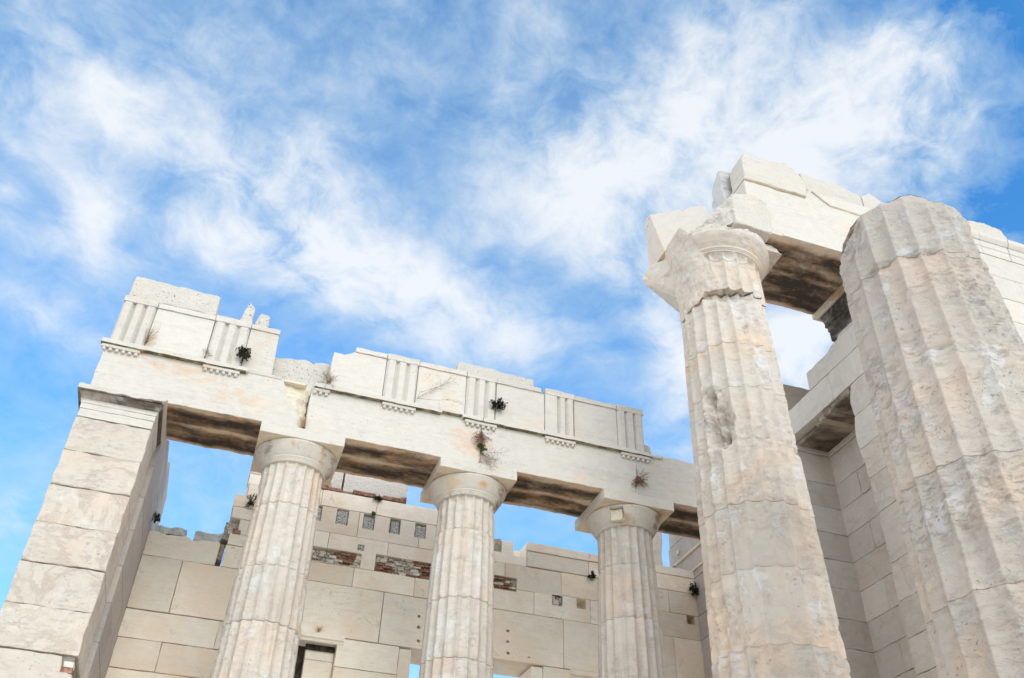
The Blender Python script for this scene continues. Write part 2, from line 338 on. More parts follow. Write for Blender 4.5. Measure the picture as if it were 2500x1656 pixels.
def slab(bm, poly, fr, depth, ch=.008, rough=.004, seg=.06, tint=None, mi=0, under=None, face=0.0, bumpy=0.0):
    """extruded polygon with worn arrises; under = material index for the bottom faces"""
    tint = tint or rt_()
    area = sum(poly[i][0] * poly[(i + 1) % len(poly)][1] - poly[(i + 1) % len(poly)][0] * poly[i][1] for i in range(len(poly)))
    if area < 0: poly = poly[::-1]
    pts = []; n = len(poly); sd_ = random.random() * 50
    for i in range(n):
        a = Vector(poly[i]); b = Vector(poly[(i + 1) % n]); L = (b - a).length
        if L < 1e-6: continue
        k = max(1, int(L / seg)); t = (b - a) / L; nn = Vector((t.y, -t.x))
        for j in range(k):
            p = a + (b - a) * j / k
            q = nz((p.x * 3 + sd_, p.y * 3, sd_), 2.0) + .5 * nz((p.x * 11, p.y * 11 + sd_, 1.), 1.5)
            p = p + nn * (rough * q if j else 0)
            pts.append((p, ch * (.5 + max(0, 2.2 * nz((p.x * 4, p.y * 4, sd_), 1.6)) + (1.2 if j == 0 else 0) * random.random())))
    m = len(pts); fr_in = []
    for i in range(m):
        a, b, c = pts[i - 1][0], pts[i][0], pts[(i + 1) % m][0]
        d1 = (b - a).normalized(); d2 = (c - b).normalized()
        nn = Vector((-(d1.y + d2.y), d1.x + d2.x)); nn = nn.normalized() if nn.length > 1e-6 else Vector((0, 0))
        fr_in.append(b + nn * pts[i][1])
    v0 = [bm.verts.new(fr(p.x, p.y, face)) for p in fr_in]
    v1 = [bm.verts.new(fr(pts[i][0].x, pts[i][0].y, face - pts[i][1])) for i in range(m)]
    v2 = [bm.verts.new(fr(pts[i][0].x, pts[i][0].y, -depth)) for i in range(m)]
    fs = [bm.faces.new(v0)]
    und = []
    for i in range(m):
        j = (i + 1) % m
        fc = bm.faces.new((v0[i], v1[i], v1[j], v0[j])); fs.append(fc)
        f = bm.faces.new((v1[i], v2[i], v2[j], v1[j])); fs.append(f)
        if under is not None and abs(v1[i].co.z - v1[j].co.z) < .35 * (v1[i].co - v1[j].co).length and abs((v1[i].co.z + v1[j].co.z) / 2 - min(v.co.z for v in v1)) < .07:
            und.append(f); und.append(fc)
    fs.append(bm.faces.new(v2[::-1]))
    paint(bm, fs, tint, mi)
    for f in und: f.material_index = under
    return fs

def rect(x0, x1, z0, z1): return [(x0, z0), (x1, z0), (x1, z1), (x0, z1)]

def panel(bm, r, holes, fr, depth, ch=.006, tint=None, mi=0, hmi=None):
    """rectangular block whose front is pierced by rectangular holes (x0,x1,z0,z1,depth or None for through)"""
    tint = tint or rt_(); hmi = mi if hmi is None else hmi
    x0, x1, z0, z1 = r; X0, X1, Z0, Z1 = x0 + ch, x1 - ch, z0 + ch, z1 - ch
    hs = [(max(h[0], x0), min(h[1], x1), max(h[2], z0), min(h[3], z1), h[4]) for h in holes]
    us = sorted({X0, X1, *[h[0] for h in hs if h[0] > x0], *[h[1] for h in hs if h[1] < x1]})
    vs = sorted({Z0, Z1, *[h[2] for h in hs if h[2] > z0], *[h[3] for h in hs if h[3] < z1]})
    fs = []; V = {}
    def vv(i, j):
        if (i, j) not in V: V[(i, j)] = bm.verts.new(fr(us[i], vs[j], 0))
        return V[(i, j)]
    for i in range(len(us) - 1):
        for j in range(len(vs) - 1):
            cu, cv = (us[i] + us[i + 1]) / 2, (vs[j] + vs[j + 1]) / 2
            if any(h[0] < cu < h[1] and h[2] < cv < h[3] for h in hs): continue
            fs.append(bm.faces.new((vv(i, j), vv(i + 1, j), vv(i + 1, j + 1), vv(i, j + 1))))
    # outer chamfer ring + sides
    def cut(a, b, hor, zz):   # is this part of the rim inside a hole that reaches the rim?
        mid = (a + b) / 2
        for h in hs:
            if hor and h[0] < mid < h[1] and ((zz == Z0 and h[2] <= z0) or (zz == Z1 and h[3] >= z1)): return True
            if not hor and h[2] < mid < h[3] and ((zz == X0 and h[0] <= x0) or (zz == X1 and h[1] >= x1)): return True
        return False
    def ring(pa, pb, qa, qb):
        a = [bm.verts.new(fr(*pa, 0)), bm.verts.new(fr(*pb, 0)), bm.verts.new(fr(*qb, -ch)), bm.verts.new(fr(*qa, -ch))]
        fs.append(bm.faces.new(a))
        b = [bm.verts.new(fr(*qb, -depth)), bm.verts.new(fr(*qa, -depth))]
        fs.append(bm.faces.new((a[3], a[2], b[0], b[1])))
    ex = lambda u, A, B, a, b: a if u == A else (b if u == B else u)
    for i in range(len(us) - 1):
        for zz, zo in ((Z0, z0), (Z1, z1)):
            if not cut(us[i], us[i + 1], True, zz):
                ring((us[i], zz), (us[i + 1], zz), (ex(us[i], X0, X1, x0, x1), zo), (ex(us[i + 1], X0, X1, x0, x1), zo))
    for j in range(len(vs) - 1):
        for xx, xo in ((X0, x0), (X1, x1)):
            if not cut(vs[j], vs[j + 1], False, xx):
                ring((xx, vs[j]), (xx, vs[j + 1]), (xo, ex(vs[j], Z0, Z1, z0, z1)), (xo, ex(vs[j + 1], Z0, Z1, z0, z1)))
    paint(bm, fs, tint, mi)
    hf = []
    for h in hs:
        hd = h[4] if h[4] else depth
        c = [(h[0], h[2]), (h[1], h[2]), (h[1], h[3]), (h[0], h[3])]
        op = [h[2] <= z0, h[1] >= x1, h[3] >= z1, h[0] <= x0]
        a = [bm.verts.new(fr(*p, 0)) for p in c]; b = [bm.verts.new(fr(*p, -hd)) for p in c]
        for k in range(4):
            if op[k]: continue
            l = (k + 1) % 4; hf.append(bm.faces.new((a[k], a[l], b[l], b[k])))
        if h[4]: hf.append(bm.faces.new(b))
    paint(bm, hf, tint, hmi)
    return fs

def box(bm, x0, x1, y0, y1, z0, z1, tint=None, mi=0):
    v = [bm.verts.new((x, y, z)) for x in (x0, x1) for y in (y0, y1) for z in (z0, z1)]
    q = [(0, 1, 3, 2), (4, 6, 7, 5), (0, 4, 5, 1), (2, 3, 7, 6), (0, 2, 6, 4), (1, 5, 7, 3)]
    fs = [bm.faces.new([v[i] for i in f]) for f in q]
    paint(bm, fs, tint or rt_(), mi); return fs

def rock(bm, pts, cuts=3, amp=.02, scale=6., tint=None, mi=0, seed=0.):
    """rough lump: convex hull of points, subdivided and displaced"""
    t = bmesh.new(); t.loops.layers.float_color.new('tint')
    for p in pts: t.verts.new(p)
    bmesh.ops.convex_hull(t, input=t.verts)
    for _ in range(cuts):
        bmesh.ops.triangulate(t, faces=t.faces)
        le = [e for e in t.edges if e.calc_length() > .05]
        if le: bmesh.ops.subdivide_edges(t, edges=le, cuts=1, use_grid_fill=False)
    bmesh.ops.triangulate(t, faces=t.faces)
    bmesh.ops.recalc_face_normals(t, faces=t.faces)
    t.normal_update()
    dsp = {}
    for v in t.verts:
        q = v.co * scale + Vector((seed, seed, seed))
        dsp[v] = v.normal * (amp * (mnoise.noise(q) + .5 * mnoise.noise(q * 2.3) + .25 * mnoise.noise(q * 5.1)))
    for v, dd in dsp.items(): v.co += dd
    tt = tint or rt_()
    mp = {v: bm.verts.new(v.co) for v in t.verts}
    fs = []
    for f in t.faces:
        try: fs.append(bm.faces.new([mp[v] for v in f.verts]))
        except ValueError: pass
    paint(bm, fs, tt, mi); t.free(); return fs

def prism(bm, prof, a, b, fr, tint=None, mi=0):
    """profile (w outward, v up) swept in a straight line from u=a to u=b"""
    A = [bm.verts.new(fr(a, v, w_)) for w_, v in prof]; B = [bm.verts.new(fr(b, v, w_)) for w_, v in prof]
    n = len(prof); fs = [bm.faces.new(A), bm.faces.new(B[::-1])]
    for i in range(n): fs.append(bm.faces.new((A[i], B[i], B[(i + 1) % n], A[(i + 1) % n])))
    paint(bm, fs, tint or rt_(), mi); return fs

def ringmold(bm, x0, x1, y0, y1, prof, tint=None, mi=0):
    """moulding profile (offset outward, z) carried round a rectangle; last and first closed by caps"""
    rows = []
    for o_, z in prof:
        rows.append([bm.verts.new(p) for p in ((x0 - o_, y0 - o_, z), (x1 + o_, y0 - o_, z), (x1 + o_, y1 + o_, z), (x0 - o_, y1 + o_, z))])
    fs = []
    for a, b in zip(rows, rows[1:]):
        for i in range(4): fs.append(bm.faces.new((a[i], a[(i + 1) % 4], b[(i + 1) % 4], b[i])))
    fs.append(bm.faces.new(rows[0])); fs.append(bm.faces.new(rows[-1]))
    paint(bm, fs, tint or rt_(), mi); return fs

def wallblocks(bm, blocks, fr, depth, holes=(), gap=.004, jit=.004, mi=0, hmi=None, tb=.5, ts=.5, tg=.5):
    for b in blocks:
        x0, x1, z0, z1 = b[:4]; x0, x1 = min(x0, x1), max(x0, x1)
        j = random.uniform(-jit, jit)
        g = lambda u, v, w_, j=j: fr(u, v, w_ + j)
        h = [q for q in holes if q[0] < x1 - .01 and q[1] > x0 + .01 and q[2] < z1 - .01 and q[3] > z0 + .01]
        tt = rt_(tb, ts, tg)
        if h: panel(bm, (x0 + gap, x1 - gap, z0 + gap, z1 - gap), h, g, depth, tint=tt, mi=mi, hmi=hmi)
        else: slab(bm, rect(x0 + gap, x1 - gap, z0 + gap, z1 - gap), g, depth, ch=.006, rough=.004, seg=.09, tint=tt, mi=mi)

# ------------------------------------------------------------------ vector noise for the column shafts
_rs = np.random.RandomState(11)
_perm = np.tile(_rs.permutation(256), 3)
_grad = _rs.normal(size=(256, 3)); _grad /= np.linalg.norm(_grad, axis=1)[:, None]
def pn(p):
    i = np.floor(p).astype(int); f = p - i; i &= 255
    u = f * f * f * (f * (f * 6 - 15) + 10)
    out = 0
    for a in (0, 1):
        for b in (0, 1):
            for c in (0, 1):
                h = _perm[_perm[_perm[(i[..., 0] + a) & 255] + ((i[..., 1] + b) & 255)] + ((i[..., 2] + c) & 255)]
                dd = (_grad[h] * (f - np.array([a, b, c]))).sum(-1)
                wgt = (u[..., 0] if a else 1 - u[..., 0]) * (u[..., 1] if b else 1 - u[..., 1]) * (u[..., 2] if c else 1 - u[..., 2])
                out = out + wgt * dd
    return out * 1.6
def fbm(p, o=4, g=.5):
    s = 0; a = 1.0
    for k in range(o): s = s + a * pn(p * (2.03 ** k) + k * 17.3); a *= g
    return s

def grid_mesh(name, P, tint, close_u=True, cap_top=False, smooth=False):
    """P[row, col, 3] -> mesh"""
    nr, nc = P.shape[:2]
    me = bpy.data.meshes.new(name)
    verts = P.reshape(-1, 3)
    i = np.arange(nr - 1)[:, None]; j = np.arange(nc if close_u else nc - 1)[None, :]
    j2 = (j + 1) % nc
    q = np.stack([i * nc + j, i * nc + j2, (i + 1) * nc + j2, (i + 1) * nc + j], -1).reshape(-1, 4)
    me.vertices.add(len(verts)); me.vertices.foreach_set('co', verts.astype(np.float32).ravel())
    me.loops.add(q.size); me.loops.foreach_set('vertex_index', q.astype(np.int32).ravel())
    me.polygons.add(len(q)); me.polygons.foreach_set('loop_start', np.arange(0, q.size, 4, dtype=np.int32))
    try: me.polygons.foreach_set('loop_total', np.full(len(q), 4, dtype=np.int32))
    except Exception: pass
    me.update(calc_edges=True)
    a = me.attributes.new('tint', 'FLOAT_COLOR', 'POINT')
    a.data.foreach_set('color', np.concatenate([tint.reshape(-1, 3), np.ones((len(verts), 1))], 1).astype(np.float32).ravel())
    return me

def shaft_mesh(cx, cy, rt_, zt, rb, zb, joints, seed, topf=None, spots=(), erode=.4, lump=.004, dz=.025, na=240, phase=0., jw=.006, jstep=.004, flutetop=None, zmin=None, scaly=.004, fd=.098, topz=None):
    zmin = zb if zmin is None else zmin
    zs = list(np.arange(zmin, zt, dz)) + [zt]
    for j in joints: zs += [j - .016, j - jw, j - .001, j + .001, j + jw, j + .016]
    zs = np.array(sorted(set(round(z, 4) for z in zs if zmin <= z <= zt)))
    A = np.linspace(0, 2 * np.pi, na, endpoint=False)
    Z, TH = np.meshgrid(zs, A, indexing='ij')
    t = (zt - Z) / (zt - zb)
    Rr = rt_ + (rb - rt_) * t + .010 * np.sin(np.pi * np.clip(t, 0, 1))
    dn = np.zeros_like(Z, dtype=int)
    for j in joints: dn += (Z < j)
    rs = np.random.RandomState(int(seed * 10)); off = rs.uniform(-jstep, jstep, len(joints) + 1); tone = rs.uniform(.3, .7, (len(joints) + 1, 2)); ofs = rs.uniform(0, 1, len(joints) + 1)
    ph = ((TH + phase) * 20 / (2 * np.pi)) % 1.0
    cosx = np.cos(TH); siny = np.sin(TH)
    base = np.stack([cx + Rr * cosx, cy + Rr * siny, Z], -1) + seed * 3.1
    dep = fd * Rr * np.clip(1 - (2 * ph - 1) ** 2, 0, 1) ** .75
    if flutetop is not None: dep = dep * np.clip((flutetop - Z) / .03, 0, 1) ** .5
    if topz is not None:
        dtop = topz(TH, Rr * cosx, Rr * siny) - Z
        dep = dep * (.35 + .65 * np.clip(dtop / .30, 0, 1))
    R_ = Rr - dep
    # worn and chipped arrises
    n1 = fbm(base * np.array([2.2, 2.2, 1.3]), 5, .55); n2 = fbm(base * 6.5 + 5, 4, .6)
    wear = np.clip(n1 * .9 + n2 * .5 + erode - .35, 0, 1.2)
    lim = Rr - fd * Rr * np.clip(wear, 0, 1) * .95
    k = 60.0 / rt_
    R_ = -np.log(np.exp(-k * (R_ - Rr)) + np.exp(-k * (lim - Rr))) / k + Rr
    R_ = R_ + lump * n1 + lump * .7 * n2 * np.clip(erode * 2, .4, 1.5) + off[dn]
    R_ = R_ + scaly * fbm(base * np.array([2.6, 2.6, 15.]) + 50, 4, .55) * np.clip(.3 + fbm(base * 1.1 + 70, 2) * 1.6, 0, 1)
    if topz is not None: R_ = R_ - .040 * np.exp(-(np.clip(dtop, 0, 9) / .055) ** 1.3)
    # bed joints
    for j in joints:
        dj = np.abs(Z - j)
        R_ = R_ - .012 * (dj < jw * .9)
        ch = np.clip(fbm(np.stack([cosx * 2.2 + seed, siny * 2.2, np.full_like(Z, j)], -1) * 2, 3) - .12, 0, 1)
        R_ = R_ - ch * .05 * np.exp(-(dj / .035) ** 2)
    for (a0, z0, sa, sz, dpt, rr) in spots:
        da = (TH - np.radians(a0) + np.pi) % (2 * np.pi) - np.pi
        q = (da / np.radians(sa)) ** 2 + ((Z - z0) / sz) ** 2
        nn = fbm(base * 5 + 31, 5, .6)
        m = np.clip(1.15 - q + nn * .5, 0, 1) ** .7
        R_ = R_ - m * dpt * (1 + rr * fbm(base * 9, 4, .6))
    P = np.stack([cx + R_ * cosx, cy + R_ * siny, Z], -1)
    if topf is not None:
        zc = topf(TH, R_ * cosx, R_ * siny)
        over = P[..., 2] > zc
        P[..., 2] = np.minimum(P[..., 2], zc)
        # close the broken top towards the axis
        rows = []
        top = P[-1]
        for s_ in np.linspace(.96, 0.02, 14):
            xx = cx + (top[:, 0] - cx) * s_; yy = cy + (top[:, 1] - cy) * s_
            th = TH[-1]; zz = topf(th, xx - cx, yy - cy)
            rows.append(np.stack([xx, yy, zz], -1))
        P = np.concatenate([P, np.array(rows)], 0)
        dn = np.concatenate([dn, np.repeat(dn[-1:], 14, 0)], 0)
    T = np.stack([tone[dn][..., 0], tone[dn][..., 1], ofs[dn]], -1)
    return P, T

def revolve(bm, prof, cx, cy, n=96, mi=0, tint=(.5, .5, .3), caps=True):
    rows = [[bm.verts.new((cx + r * math.cos(2 * math.pi * i / n), cy + r * math.sin(2 * math.pi * i / n), z)) for i in range(n)] for r, z in prof]
    fs = []
    for a, b in zip(rows, rows[1:]):
        for i in range(n):
            f = bm.faces.new((a[i], a[(i + 1) % n], b[(i + 1) % n], b[i])); f.smooth = True; fs.append(f)
    if caps: fs += [bm.faces.new(rows[0][::-1]), bm.faces.new(rows[-1])]
    paint(bm, fs, tint, mi); return fs

# ------------------------------------------------------------------ ground and platforms
def ground():
    n = 160; g = np.concatenate([-np.geomspace(900, 1, n // 2), np.linspace(-.95, .95, 9), np.geomspace(1, 900, n // 2)])
    X, Y = np.meshgrid(g, g - 8., indexing='ij')
    p = np.stack([X * .35, Y * .35, np.zeros_like(X)], -1)
    rr = np.hypot(X, Y + 8)
    Zg = -8.35 + .18 * fbm(p, 5, .5) * np.clip(rr / 3, .4, 1) - np.clip((rr - 40) / 900, 0, 1) * 60
    P = np.stack([X, Y, Zg], -1); T = np.full(P.shape, .5)
    me = grid_mesh('ground', P[::-1], T, close_u=False)
    o = obj('ground', me, M_GROUND); o['kind'] = 'structure'; return o
ground()

def steps(name, x0, x1, y0, y1, ztop, n, rise, tread, label, cat):
    bm = NB()
    for k in range(n):
        z1 = ztop - k * rise
        slab(bm, rect(x0 - k * tread, x1, y0 - k * tread, y1), lambda u, v, w_, z1=z1: Vector((u, v, z1 + w_)), rise - .004, ch=.01, rough=.004, seg=.4)
    zb = ztop - n * rise
    box(bm, x0 - (n - 1) * tread - .1, x1, y0 - (n - 1) * tread - .1, y1, -9.0, zb - .004)
    o = obj(name, bm, M_WALL); o['label'] = label; o['category'] = cat; return o
steps('stepped_platform', -3.1, 7.3, -.25, 3.6, -5.85, 3, .26, .3, 'stepped marble platform under the three smaller columns', 'platform')
steps('stepped_platform', 4.35, 18, -16, -.9, -5.75, 4, .31, .4, 'higher stepped marble platform under the two great columns', 'platform')

# ================================================================== WING COLONNADE
SPC = 2.51
# ---- columns
wj = [[-1.05, -1.93, -2.65, -3.5, -4.4], [-.95, -1.95, -2.75, -3.6, -4.5], [-1.04, -1.84, -2.66, -3.5, -4.4]]
wspots = [[(-125, -1.55, 30, .5, .004, 1.), (-6, -2.0, 14, .2, .02, .5), (-75, -.62, 22, .07, .010, .5)],
          [(-128, -.53, 16, .05, .012, .6), (-20, -1.4, 12, .5, .010, .8)],
          [(-120, -2.62, 40, .05, .02, .6)]]
wlabel = ['fluted marble column at the left with a stepped joint low on its shaft and a brown streaked neck',
          'fluted marble column, the middle one of three, with orange stains on its capital',
          'fluted marble column with a square hole knocked in the left of its capital']
for i in range(3):
    cx, cy = i * SPC, .53
    t = thing('doric_column', wlabel[i], 'column', (cx, cy, -5.85), 'small fluted columns of the side colonnade')
    P, T = shaft_mesh(cx, cy, .418, -.44, .545, -5.85, wj[i], 3 + i * 1.7, spots=wspots[i], erode=.22, lump=.0035, dz=.028, na=200, phase=R(90), jstep=.006, flutetop=-.425)
    obj('shaft', grid_mesh('shaft', P, T), M_COL, t)
    bm = NB()
    a = .5727
    slab(bm, rect(cx - a, cx + a, -.1665, -.002), S(cy - a), 2 * a, ch=.006, rough=.005, seg=.08, tint=(.62, .4, .3 + i * .2), mi=0, under=1)
    abm = bm
    bm = NB()
    prof = [(.395, -.45), (.430, -.445), (.436, -.432), (.436, -.428), (.431, -.426), (.441, -.421), (.442, -.415), (.437, -.412), (.447, -.407), (.449, -.401), (.443, -.398), (.455, -.392), (.458, -.386), (.462, -.380)]
    for k in range(15):
        s_ = k / 14; prof.append((.462 + .102 * s_ ** .80, -.380 + .172 * s_))
    prof += [(.568, -.200), (.571, -.190), (.568, -.178), (.558, -.168)]
    revolve(bm, prof, cx, cy, 128, tint=(.42, .5, .15 + i * .27))
    e = obj('echinus', bm, M_CAP, t)
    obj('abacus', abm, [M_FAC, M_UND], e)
    if i == 2:   # the hole knocked into the echinus, with its yellow stone plug
        ang = R(-126); ux, uy = math.cos(ang), math.sin(ang)
        cut = bmesh.new(); bmesh.ops.create_cube(cut, size=1.0)
        for v in cut.verts:
            l = Vector((v.co.x * .26, v.co.y * .20, v.co.z * .19 - .02))
            v.co = Vector((cx + ux * (.58 + l.x) - uy * l.y, cy + uy * (.58 + l.x) + ux * l.y, -.285 + l.z))
        cm = bpy.data.meshes.new('cut'); cut.to_mesh(cm); cut.free()
        co = bpy.data.objects.new('cut', cm); COL.objects.link(co)
        md = e.modifiers.new('b', 'BOOLEAN'); md.object = co; md.operation = 'DIFFERENCE'; md.solver = 'EXACT'
        dg = bpy.context.evaluated_depsgraph_get(); dg.update()
        nm = bpy.data.meshes.new_from_object(e.evaluated_get(dg)); e.modifiers.clear(); e.data = nm
        bpy.data.objects.remove(co)
        bm = NB()
        rock(bm, [(cx + ux * r_ - uy * l_, cy + uy * r_ + ux * l_, z_) for r_ in (.40, .52) for l_ in (-.095, .075) for z_ in (-.40, -.235)], 3, .02, 14)
        obj('stone_plug', bm, M_BREAK, e)

# ---- anta pier at the left end
t = thing('corner_pier', 'tall square marble pier of veined blocks at the left end of the colonnade', 'pier', (-2.35, .5, -5.85))
zl = [-.44, -.93, -1.41, -1.905, -2.39, -2.88, -3.365, -3.85, -4.34, -4.83, -5.32, -5.85]
bm = NB()
HOLE = [(-2.42, -2.26, -3.56, -3.44, .05)]
for k, (zt_, zb_) in enumerate(zip(zl, zl[1:])):
    g = .007 if k in (0, 2, 4, 6, 8, 10) else .0015; g2 = .0015 if k in (0, 2, 4, 6, 8, 10) else .007
    tt = ((.45, .5, .6, .5, .42, .6, .5)[k % 7], (.45, .4, .55, .5, .35, .5, .6)[k % 7], .13 * k % 1)
    if k == 6:
        slab(bm, [(-2.805, zb_ + .004), (-1.895, zb_ + .004), (-1.895, -3.56), (-2.02, -3.54), (-2.05, -3.38), (-2.805, zt_ - g)], S(0), .93, ch=.012, rough=.010, tint=tt)
    else:
        slab(bm, rect(-2.805, -1.895, zb_ + g2, zt_ - g), S(random.uniform(-.003, .003)), .93, ch=.008, rough=.014, seg=.04, tint=tt)
box(bm, -2.78, -1.92, .03, .9, -5.84, -.45, mi=1)
obj('pier_blocks', bm, [M_ANTA, M_CORE], t)
bm = NB()
for z_, sx in ((-3.50, 0), (-3.44, .03)):
    rock(bm, [(x, y, z) for x in (-2.04 + sx, -1.91) for y in (.01, .15) for z in (z_ - .045, z_ + .01)], 2, .008, 20, mi=0 if z_ < -3.45 else 1)
obj('brick_fill', bm, [M_BRICK, M_STONE], t)
bm = NB()
slab(bm, rect(-2.80, -1.895, -.436, -.322), S(-.004), .93, ch=.004, rough=.003, tint=(.62, .4, .2))
slab(bm, rect(-2.805, -1.89, -.318, -.242), S(-.008), .93, ch=.004, rough=.003, tint=(.6, .4, .5))
ringmold(bm, -2.80, -1.90, 0, .93, [(.012, -.24), (.018, -.21), (.014, -.205), (.03, -.19)], tint=(.5, .5, .3))
obj('neck_moulding', bm, M_FAC, t)
bm = NB()
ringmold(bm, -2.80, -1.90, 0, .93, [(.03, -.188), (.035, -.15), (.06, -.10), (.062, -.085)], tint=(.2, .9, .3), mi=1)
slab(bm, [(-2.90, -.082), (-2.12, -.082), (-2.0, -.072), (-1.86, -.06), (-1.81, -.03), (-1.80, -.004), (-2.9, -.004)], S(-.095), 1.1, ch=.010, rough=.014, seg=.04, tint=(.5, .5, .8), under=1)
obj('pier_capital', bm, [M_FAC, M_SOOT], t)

# ---- west wall running back from the pier
t = thing('west_wall', 'shaded marble wall running back from the left pier, its far end broken off ragged', 'wall', (-2.2, 2.7, -5.85))
bm = NB()
def wrow(y0, y1, z0, z1, jn):
    ys = [y0, *jn, y1]
    for a, b in zip(ys, ys[1:]): slab(bm, rect(a + .003, b - .003, z0 + .003, z1 - .003), E(-1.83 + random.uniform(-.004, .004)), .78, ch=.007, rough=.006 if b < 4 else .02, seg=.07)
zz = [-5.85, -5.32, -4.83, -4.34, -3.85, -3.365, -2.88, -2.39, -1.905, -1.41, -.93, -.44, 0.]
for k, (a, b) in enumerate(zip(zz, zz[1:])): wrow(.94, 4.42 - .06 * (k % 3), a, b, [2.05 + .6 * (k % 2), 3.3 + .5 * (k % 2)])
wrow(.99, 4.36, 0., .34, [2.6]); wrow(1.95, 4.38, .34, .56, [3.2]); wrow(3.05, 4.36, .56, .80, [])
box(bm, -2.58, -1.87, .95, 4.3, -5.84, -.02, mi=1)
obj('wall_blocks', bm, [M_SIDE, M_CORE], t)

# ---- entablature
ent = thing('entablature', 'long beam and carved frieze carried by the three smaller columns, broken near its left', 'entablature', (1.5, .48, 0))
def arch(name, poly, y, dep, tint, m0=M_FAC, rough=.008, ch=.006):
    bm = NB(); slab(bm, poly, S(y), dep, ch=ch, rough=rough, seg=.05, tint=tint, under=1)
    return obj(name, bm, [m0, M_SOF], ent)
arch('architrave_block', [(-2.785, .002), (-.055, .002), (-.07, .12), (-.14, .24), (-.26, .42), (-.33, .52), (-.36, .62), (-.40, .70), (-.42, .775), (-2.785, .775)], 0, .474, (.6, .5, .11))
arch('architrave_block', [(.01, .002), (2.522, .002), (2.520, .775), (.0, .775), (-.005, .5)], 0, .474, (.66, .55, .32))
arch('architrave_block', [(2.530, .002), (5.028, .002), (5.026, .775), (2.528, .775)], -.002, .474, (.62, .5, .71))
arch('architrave_block', [(5.036, .002), (7.54, .002), (7.54, .79), (6.0, .785), (5.7, .80), (5.36, .76), (5.034, .775)], .001, .474, (.40, .35, .93), rough=.012)
bm = NB()
for a, b in ((-1.79, -.1), (-.09, 2.48), (2.49, 4.98), (4.99, 7.54)):
    pl = [(a, .004), (a + .3, .0), (a + .6, -.012), ((a + b) / 2, .006), (b - .5, -.008), (b - .1, .004), (b, .0), (b, .70), (a, .70)]
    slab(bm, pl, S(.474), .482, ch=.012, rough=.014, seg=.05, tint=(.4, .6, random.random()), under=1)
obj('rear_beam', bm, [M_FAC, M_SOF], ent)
# broken gap between the first two beams
bm = NB()
rock(bm, [(-.47, .10, .74), (-.02, .20, .80), (-.42, .40, .76), (0.0, .45, .76), (-.10, .13, .02), (-.02, .2, .02), (-.30, .40, .02), (0, .45, .02), (-.30, .07, .40)], 4, .035, 7, tint=(.5, .6, .4))
slab(bm, [(-.47, .75), (-.10, .755), (-.08, .79), (-.47, .79)], S(.05), .3, ch=.01, rough=.01)
obj('broken_core', bm, M_BREAK, ent)

# taenia
bm = NB()
for poly in ([(-2.845, .700), (-.93, .700), (-.90, .72), (-.92, .772), (-2.845, .772)], [(.02, .700), (1.88, .700), (1.90, .73), (2.2, .735), (2.22, .700), (2.522, .700), (2.522, .772), (.02, .772)],
             [(2.53, .700), (5.28, .700), (5.30, .74), (5.2, .772), (2.53, .772)]):
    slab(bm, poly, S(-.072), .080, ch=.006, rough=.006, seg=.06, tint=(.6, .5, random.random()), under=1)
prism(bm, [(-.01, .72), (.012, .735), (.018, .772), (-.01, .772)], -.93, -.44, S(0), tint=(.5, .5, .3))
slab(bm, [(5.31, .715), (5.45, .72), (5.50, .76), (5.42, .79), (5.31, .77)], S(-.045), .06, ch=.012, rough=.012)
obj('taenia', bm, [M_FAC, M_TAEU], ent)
# regulae with guttae: one of each kind, then copies
def copytree(o, parent, dx, nk=None):
    c = o.copy(); COL.objects.link(c); c.parent = parent; c.location = o.location + Vector((dx, 0, 0))
    for k, ch_ in enumerate(list(o.children)):
        if nk is not None and k not in nk: continue
        g = ch_.copy(); COL.objects.link(g); g.parent = c
    return c
bm = NB(); slab(bm, rect(-.247, .247, .652, .699), S(-.046), .05, ch=.004, rough=.003, tint=(.6, .5, .4), under=0)
reg = obj('regula', bm, M_FAC, ent)
gm = None
for k in range(6):
    if gm is None:
        bm = NB(); revolve(bm, [(.0215, .651), (.0235, .640), (.026, .620), (.027, .612), (.020, .606)], 0, -.020, 14, tint=(.55, .5, .5))
        g = obj('gutta', bm, M_FAC, reg); gm = g
    else:
        g = gm.copy(); COL.objects.link(g); g.parent = reg
    g.location = Vector((-.205 + .082 * k, 0, 0))
for n_, c_ in enumerate((-2.583, -1.262, 1.255, 2.50, 3.765, 5.02)):
    copytree(reg, ent, c_)
reg.location = reg.location  # the first one carries the broken corner by the gap
bm = NB(); slab(bm, [(.02, .652), (.25, .655), (.25, .699), (.02, .699)], S(-.046), .05, ch=.01, rough=.012)
reg.data = bpy.data.meshes.new('regula'); bm.to_mesh(reg.data); bm.free(); reg.data.materials.append(M_FAC); reg.data.transform(Matrix.Translation(-Vector(ORG[ent.name])))
for k, g in enumerate(list(reg.children)):
    if k < 3: bpy.data.objects.remove(g)
